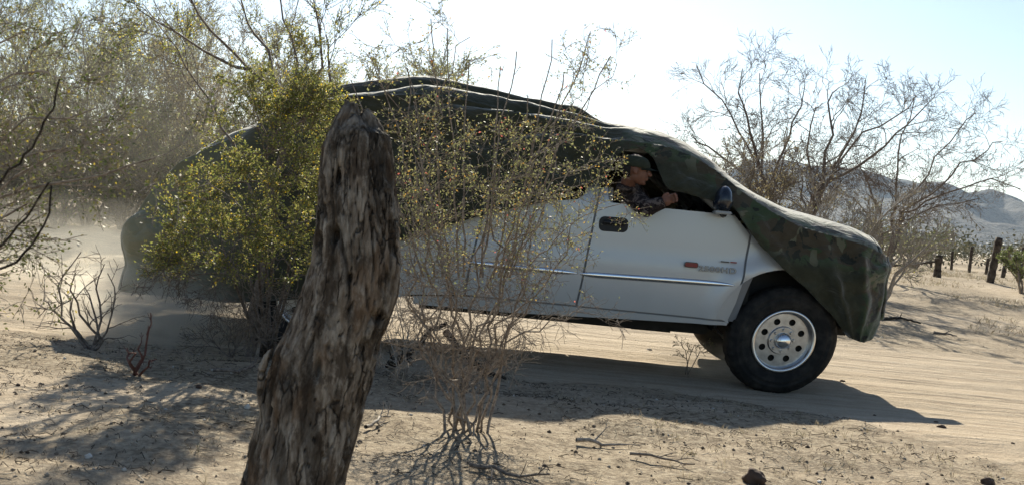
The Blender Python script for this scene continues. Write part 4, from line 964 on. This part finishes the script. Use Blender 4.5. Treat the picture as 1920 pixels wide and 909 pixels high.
    bm.free(); me_ = plain('eye', (.05, .035, .03), .2)
    for s in (-1, 1):
        bm = bmesh.new(); ball(bm, hp_(.074, s * .032, -.004), (.012, .013, .009), fr, 12, 8); bobj('eye', bm, me_, root, True)
person()

# ---------------------------------------------------------------- ground clutter
M_STONE = plain('desert_stone', (.24, .19, .145), .9, 0, .2, .35, 12)
M_STONED = plain('dark_stone', (.085, .055, .04), .9, 0, .2, .3, 25)
M_STONEW = plain('pale_stone', (.62, .58, .52), .8, 0, .3, .15, 25)
def stone(px, py, r, m, label, seed, flat=.6, name='stone', cat='stone', group='loose stones on the ground'):
    g = ground_at(px, py); rr = r * g.y / FPX; bm = bmesh.new(); bmesh.ops.create_icosphere(bm, subdivisions=4, radius=1)
    q = random.Random(seed); o3 = [q.uniform(0, 50) for _ in range(3)]
    from mathutils import noise
    for v in bm.verts:
        n_ = noise.noise(v.co * 1.3 + Vector(o3)) * .38 + noise.noise(v.co * 4 + Vector(o3)) * .12; v.co = v.co * (1 + n_); v.co.z *= flat; v.co.y *= .8
    bmesh.ops.transform(bm, matrix=Matrix.Translation((g.x, g.y + rr * .4, G(g.x, g.y) + rr * flat * .45)) @ Matrix.Rotation(q.uniform(0, 6), 4, 'Z') @ Matrix.Scale(rr, 4), verts=bm.verts)
    tag(bobj(name, bm, m, None, True), label, cat, group)
stone(1418, 908, 26, M_STONED, 'brown lumpy stone cut by the bottom edge right of centre', 1, .7)
stone(1855, 908, 14, M_STONED, 'dark stone at the bottom edge near the right corner', 2)
stone(1767, 803, 9, M_STONED, 'flat dark stone just beyond the tip of the truck shadow', 3, .5)
stone(1756, 793, 6, M_STONED, 'small pebble between the shadow tip and the flat dark stone', 4, .5)
stone(1580, 716, 5, M_STONED, 'small dark stone on the road just right of the front tyre', 5)
stone(1900, 833, 5, M_STONED, 'small pebble on the sand by the right edge', 6)
stone(165, 858, 7, M_STONEW, 'round pale stone in the leaf shadows at lower left', 7, .8)
stone(1537, 904, 5, M_STONEW, 'small white stone at the bottom edge right of the brown stone', 8)
stone(463, 766, 6, M_STONEW, 'white scrap beside the foot of the wooden post', 9, 1.0)
stone(1640, 780, 4, M_STONED, 'tiny stone inside the truck shadow tip', 10)
stone(1218, 657, 5, M_STONEW, 'pale pebble on the sunlit road under the sill', 11)
stone(1485, 775, 8, M_STONE, 'flat stone in the shadow below the front wheel', 12, .3)
stone(33, 723, 5, M_STONED, 'small dark stone at left beside the sandy track', 13)
stone(372, 727, 7, M_STONED, 'reddish stone left of the wooden post', 14)

def scatter(n, x0, x1, y0, y1, keep, seed, pw=1.6):
    rs = np.random.RandomState(seed); y = y0 + (y1 - y0) * rs.uniform(0, 1, n) ** pw; x = rs.uniform(x0, x1, n) * (y / y1 * .8 + .2) if False else rs.uniform(x0, x1, n)
    k = keep(x, y, rs); x, y = x[k], y[k]; k = np.abs(x) < y * .60 + .4; return x[k], y[k], rs
offroad = lambda x, y, rs: (y < road_edge(x) - .0 + rs.normal(0, .12, len(x))) | (y > 13)
# pebbles
x, y, rs = scatter(26000, -8, 9, 2.6, 15, lambda x, y, rs: rs.uniform(0, 1, len(x)) < np.where(y < road_edge(x), 1, .12), 5)
nP = len(x); s = .002 + .006 * rs.uniform(0, 1, nP) ** 4 * 1.6
oc = np.array([(1, 0, 0), (0, 1, 0), (-1, 0, 0), (0, -1, 0), (0, 0, .8), (0, 0, -.8)], float)
V = (oc[None] * rs.uniform(.6, 1.3, (nP, 6, 1)) * s[:, None, None]) + np.stack([x, y, gz(x, y) + s * .3], -1)[:, None]
f0 = np.array([(0, 1, 4), (1, 2, 4), (2, 3, 4), (3, 0, 4), (1, 0, 5), (2, 1, 5), (3, 2, 5), (0, 3, 5)])
Fp = (f0[None] + (np.arange(nP) * 6)[:, None, None]).reshape(-1, 3)
k = N('pebble_mix', .9, .2); g = k.n('NewGeometry'); k.col(k.ramp(g.outputs['Random Per Island'], [(0, (.10, .075, .055)), (.35, (.20, .16, .12)), (.65, (.34, .29, .23)), (.92, (.52, .48, .42))], 'CONSTANT'))
struct(link('pebbles', mesh(V.reshape(-1, 3), Fp), k.m), 'fine pebbles and clods scattered on the soil', 'stuff')
# litter of twigs
k = N('twig_litter', .9, .2); g = k.n('NewGeometry'); k.col(k.ramp(g.outputs['Random Per Island'], [(0, (.06, .045, .032)), (.35, (.14, .105, .075)), (.65, (.27, .22, .165)), (.88, (.42, .37, .30))], 'CONSTANT')); M_LIT = k.m
clump = lambda x, y, rs: offroad(x, y, rs) & (rs.uniform(0, 1, len(x)) < .25 + 1.6 * np.clip(vn(x * 1.4, y * 1.4, 19) + .12, 0, 1))
x, y, rs = scatter(26000, -6, 7, 2.6, 9, clump, 6, 1.3)
L = []; nT = len(x); a = rs.uniform(0, 2 * math.pi, nT); ln = .012 + .06 * rs.uniform(0, 1, nT) ** 3; z = gz(x, y); 
for i in range(nT):
    dx, dy = math.cos(a[i]) * ln[i], math.sin(a[i]) * ln[i]; j = ln[i] * .25
    L.append(([(x[i], y[i], z[i] + .003), (x[i] + dx * .5 + rs.normal() * j, y[i] + dy * .5, z[i] + .006 + rs.uniform(0, .012)), (x[i] + dx, y[i] + dy, z[i] + .003)], [.0012 + ln[i] * .012] * 3))
struct(link('twig_litter', tubes_mesh(L, 3), M_LIT), 'dead twigs and plant litter strewn over the ground', 'stuff')
# dry grass
x, y, rs = scatter(5200, -7, 8, 2.8, 9, lambda x, y, rs: (y < road_edge(x) - .15) & (rs.uniform(0, 1, len(x)) < .08 + 1.2 * np.clip(vn(x * 1.1, y * 1.1, 23) + .05, 0, 1)), 8, 1.2)
x2, y2, _ = scatter(16000, -9, 24, 13.2, 45, lambda x, y, rs: rs.uniform(0, 1, len(x)) < .2 + vn(x * .5, y * .5, 24) * 2, 9, 1.3)
pos, dr, LL, WW = [], [], [], []
for (px_, py_, sc) in [(a_, b_, 1) for a_, b_ in zip(x, y)] + [(a_, b_, 2.6) for a_, b_ in zip(x2, y2)]:
    n = 12 if sc == 1 else 9; z = G(px_, py_); sp = .016 * sc
    pos.append(np.stack([px_ + rs.normal(0, sp, n), py_ + rs.normal(0, sp, n), np.full(n, z - .003)], -1)); dr.append(np.stack([rs.normal(0, .6, n), rs.normal(0, .6, n), rs.uniform(.5, 1.3, n)], -1)); LL.append(rs.uniform(.015, .05, n) * (sc if sc == 1 else 3.2)); WW.append(np.full(n, .0026 * (sc if sc == 1 else 4)))
L_STRAW = leafmat('dry_straw', [(0, (.24, .19, .12)), (.4, (.36, .30, .20)), (.75, (.46, .40, .28)), (.92, (.16, .15, .07))], .3)
struct(link('dry_grass', leaves_mesh(np.concatenate(pos), np.concatenate(dr), np.concatenate(LL), np.concatenate(WW), rs), L_STRAW), 'short dry straw tufts on the verge and the far plain', 'stuff')

# fallen branches
def fallen(pts, r, label, bark, seed, name='fallen_branch', K=None, cat='branch', lift=.02):
    W = []
    for (x_, y_, h) in pts:
        g = ground_at(x_, y_) if h is None else at(x_, y_, h); W.append(Vector((g.x, g.y, g.z + (lift if h is None else 0))))
    P = Plant(seed, K or dict(levels=2, n=[7, 3], len=[.10, .05], ang=.8, seg=.02, seg0=.04, zig=.15, up=.0, rmin=.0015, rr=.55, start=.2, wig=.006))
    P.limb(W, r, r * .4); o = link(name, tubes_mesh(P.lines, 7), bark, None, True); tag(o, label, cat, 'fallen branches')
fallen([(730, 690, None), (775, 655, 6.4), (810, 618, 6.4), (840, 606, 6.4)], .030, 'charred black branch propped up right of the wooden post', B_DARK, 301)
fallen([(835, 620, 6.35), (860, 650, 6.3), (905, 700, None), (945, 712, None)], .022, 'charred black branch sloping down to the right behind the thorny shrub', B_DARK, 302)
fallen([(1080, 832, None), (1130, 838, None), (1178, 840, None)], .010, 'grey stick lying on the litter below the truck shadow', B_PALE, 303)
fallen([(1180, 858, None), (1240, 868, None), (1300, 880, None)], .007, 'thin stick lying right of the grey stick near the bottom', B_BROWN, 304)
fallen([(880, 880, None), (950, 893, None), (1030, 905, None)], .009, 'brown fallen branch along the bottom edge below the thorny shrub', B_BROWN, 305)
fallen([(1650, 600, None), (1690, 598, None), (1725, 607, None)], .03, 'small dark dead branch on the far verge right of the truck nose', B_DARK, 306)
fallen([(1750, 625, None), (1775, 629, None), (1795, 632, None)], .02, 'thin dead stick on the far verge nearest the right edge', B_BROWN, 307)
fallen([(685, 808, None), (712, 792, None), (728, 785, None)], .009, 'short pale forked stick just right of the wooden post', B_PALE, 308)
fallen([(400, 700, None), (440, 705, None), (480, 690, None)], .010, 'low brown stick left of the wooden post under the green bush', B_BROWN, 309)

# low twiggy growth under bushes
simple_plant('low_twiggy_shrub', 'sparse dry shrub filling the shade under the large green bush', 'shrub', (430, 668), [[(400, 640), (370, 625)], [(430, 630), (420, 600)], [(450, 640), (470, 600)], [(410, 650), (360, 650)], [(460, 650), (500, 630)], [(440, 640), (400, 600)]], dict(KD, n=[14, 6], len=[.16, .08], leaf=25, ls=(.010, .005)), 61, B_BROWN, L_TAN, (.006, .002), spread=.3)
simple_plant('low_twiggy_shrub', 'tangled leafless shrub at the right foot of the wooden post', 'shrub', (750, 720), [[(740, 660), (715, 600)], [(760, 650), (770, 590)], [(770, 680), (800, 650)], [(745, 690), (700, 670)], [(780, 690), (820, 700)], [(760, 640), (740, 560)]], dict(KD, n=[12, 5], len=[.17, .09]), 62, B_PALE, None, (.006, .002), spread=.3)
simple_plant('green_sprig', 'small green leafy sprig on the road by the hidden far front wheel', 'plant', (1290, 672), [[(1300, 650), (1330, 638)], [(1285, 655), (1275, 640)], [(1310, 660), (1335, 650)]], dict(KD, n=[10, 4], len=[.10, .05], leaf=90, ls=(.014, .006)), 63, B_BROWN, L_GREEN, (.005, .002), Yb=8.9, spread=.05)

# ---------------------------------------------------------------- dust and haze
def vol_mat(name, dens, col, noise_scale=None, fall=True, hx=1.0):
    m = bpy.data.materials.new(name); m.use_nodes = True; t = m.node_tree; t.nodes.remove(t.nodes['Principled BSDF'])
    p = t.nodes.new('ShaderNodeVolumePrincipled'); p.inputs['Color'].default_value = (*col, 1); p.inputs['Density'].default_value = dens; p.inputs['Anisotropy'].default_value = .35
    t.links.new(p.outputs[0], t.nodes['Material Output'].inputs['Volume'])
    if fall:
        c = t.nodes.new('ShaderNodeTexCoord'); gr = t.nodes.new('ShaderNodeVectorMath'); gr.operation = 'LENGTH'; t.links.new(c.outputs['Object'], gr.inputs[0])
        a = t.nodes.new('ShaderNodeMath'); a.operation = 'SUBTRACT'; a.inputs[0].default_value = 1; a.use_clamp = True; t.links.new(gr.outputs['Value'], a.inputs[1])
        n = t.nodes.new('ShaderNodeTexNoise'); n.inputs['Scale'].default_value = noise_scale; n.inputs['Detail'].default_value = 4; n.inputs['Distortion'].default_value = .4; t.links.new(c.outputs['Object'], n.inputs['Vector'])
        r = t.nodes.new('ShaderNodeValToRGB'); r.color_ramp.elements[0].position = .36; r.color_ramp.elements[1].position = .68; t.links.new(n.outputs[0], r.inputs[0])
        mm = t.nodes.new('ShaderNodeMath'); mm.operation = 'MULTIPLY'; t.links.new(a.outputs[0], mm.inputs[0]); t.links.new(r.outputs[0], mm.inputs[1])
        m3 = t.nodes.new('ShaderNodeMath'); m3.operation = 'MULTIPLY'; m3.inputs[1].default_value = dens; t.links.new(mm.outputs[0], m3.inputs[0]); t.links.new(m3.outputs[0], p.inputs['Density'])
    return m
def dust(c, s, dens, label, sc=2.2):
    bm = bmesh.new(); bmesh.ops.create_icosphere(bm, subdivisions=3, radius=1); o = bobj('dust_cloud', bm, vol_mat('airborne_dust', dens, (.90, .86, .76), sc)); o.location = c; o.scale = s
    tag(o, label, None, None, 'stuff')
dust((at(285, 625, 8.2).x, 8.2, .22), (.85, .8, .40), 6.0, 'dust billowing up behind the truck tail', 2.8)
dust((at(330, 585, 7.6).x, 7.7, .22), (.45, .4, .40), 3.0, 'dust boiling up beside the hidden rear wheel', 3.0)
dust((at(90, 450, 11).x, 11.5, .25), (2.8, 2.2, .75), .38, 'thin dust hanging low over the road at left', 2.4)
dust((-5.6, 17.5, 1.8), (7.5, 6.5, 3.0), .022, 'thin pale dust veil drifting among the trees at left', 1.3)
dust((at(1340, 700, 8.9).x, 8.9, .10), (.6, .45, .22), 2.5, 'thin dust under the front of the truck', 3.0)
bm = bmesh.new(); box(bm, (0, 2500, 250), (15000, 6800, 520)); struct(bobj('haze', bm, vol_mat('desert_haze', .000045, (.62, .78, 1.0), fall=False)), 'faint blue haze in the distance', 'stuff')
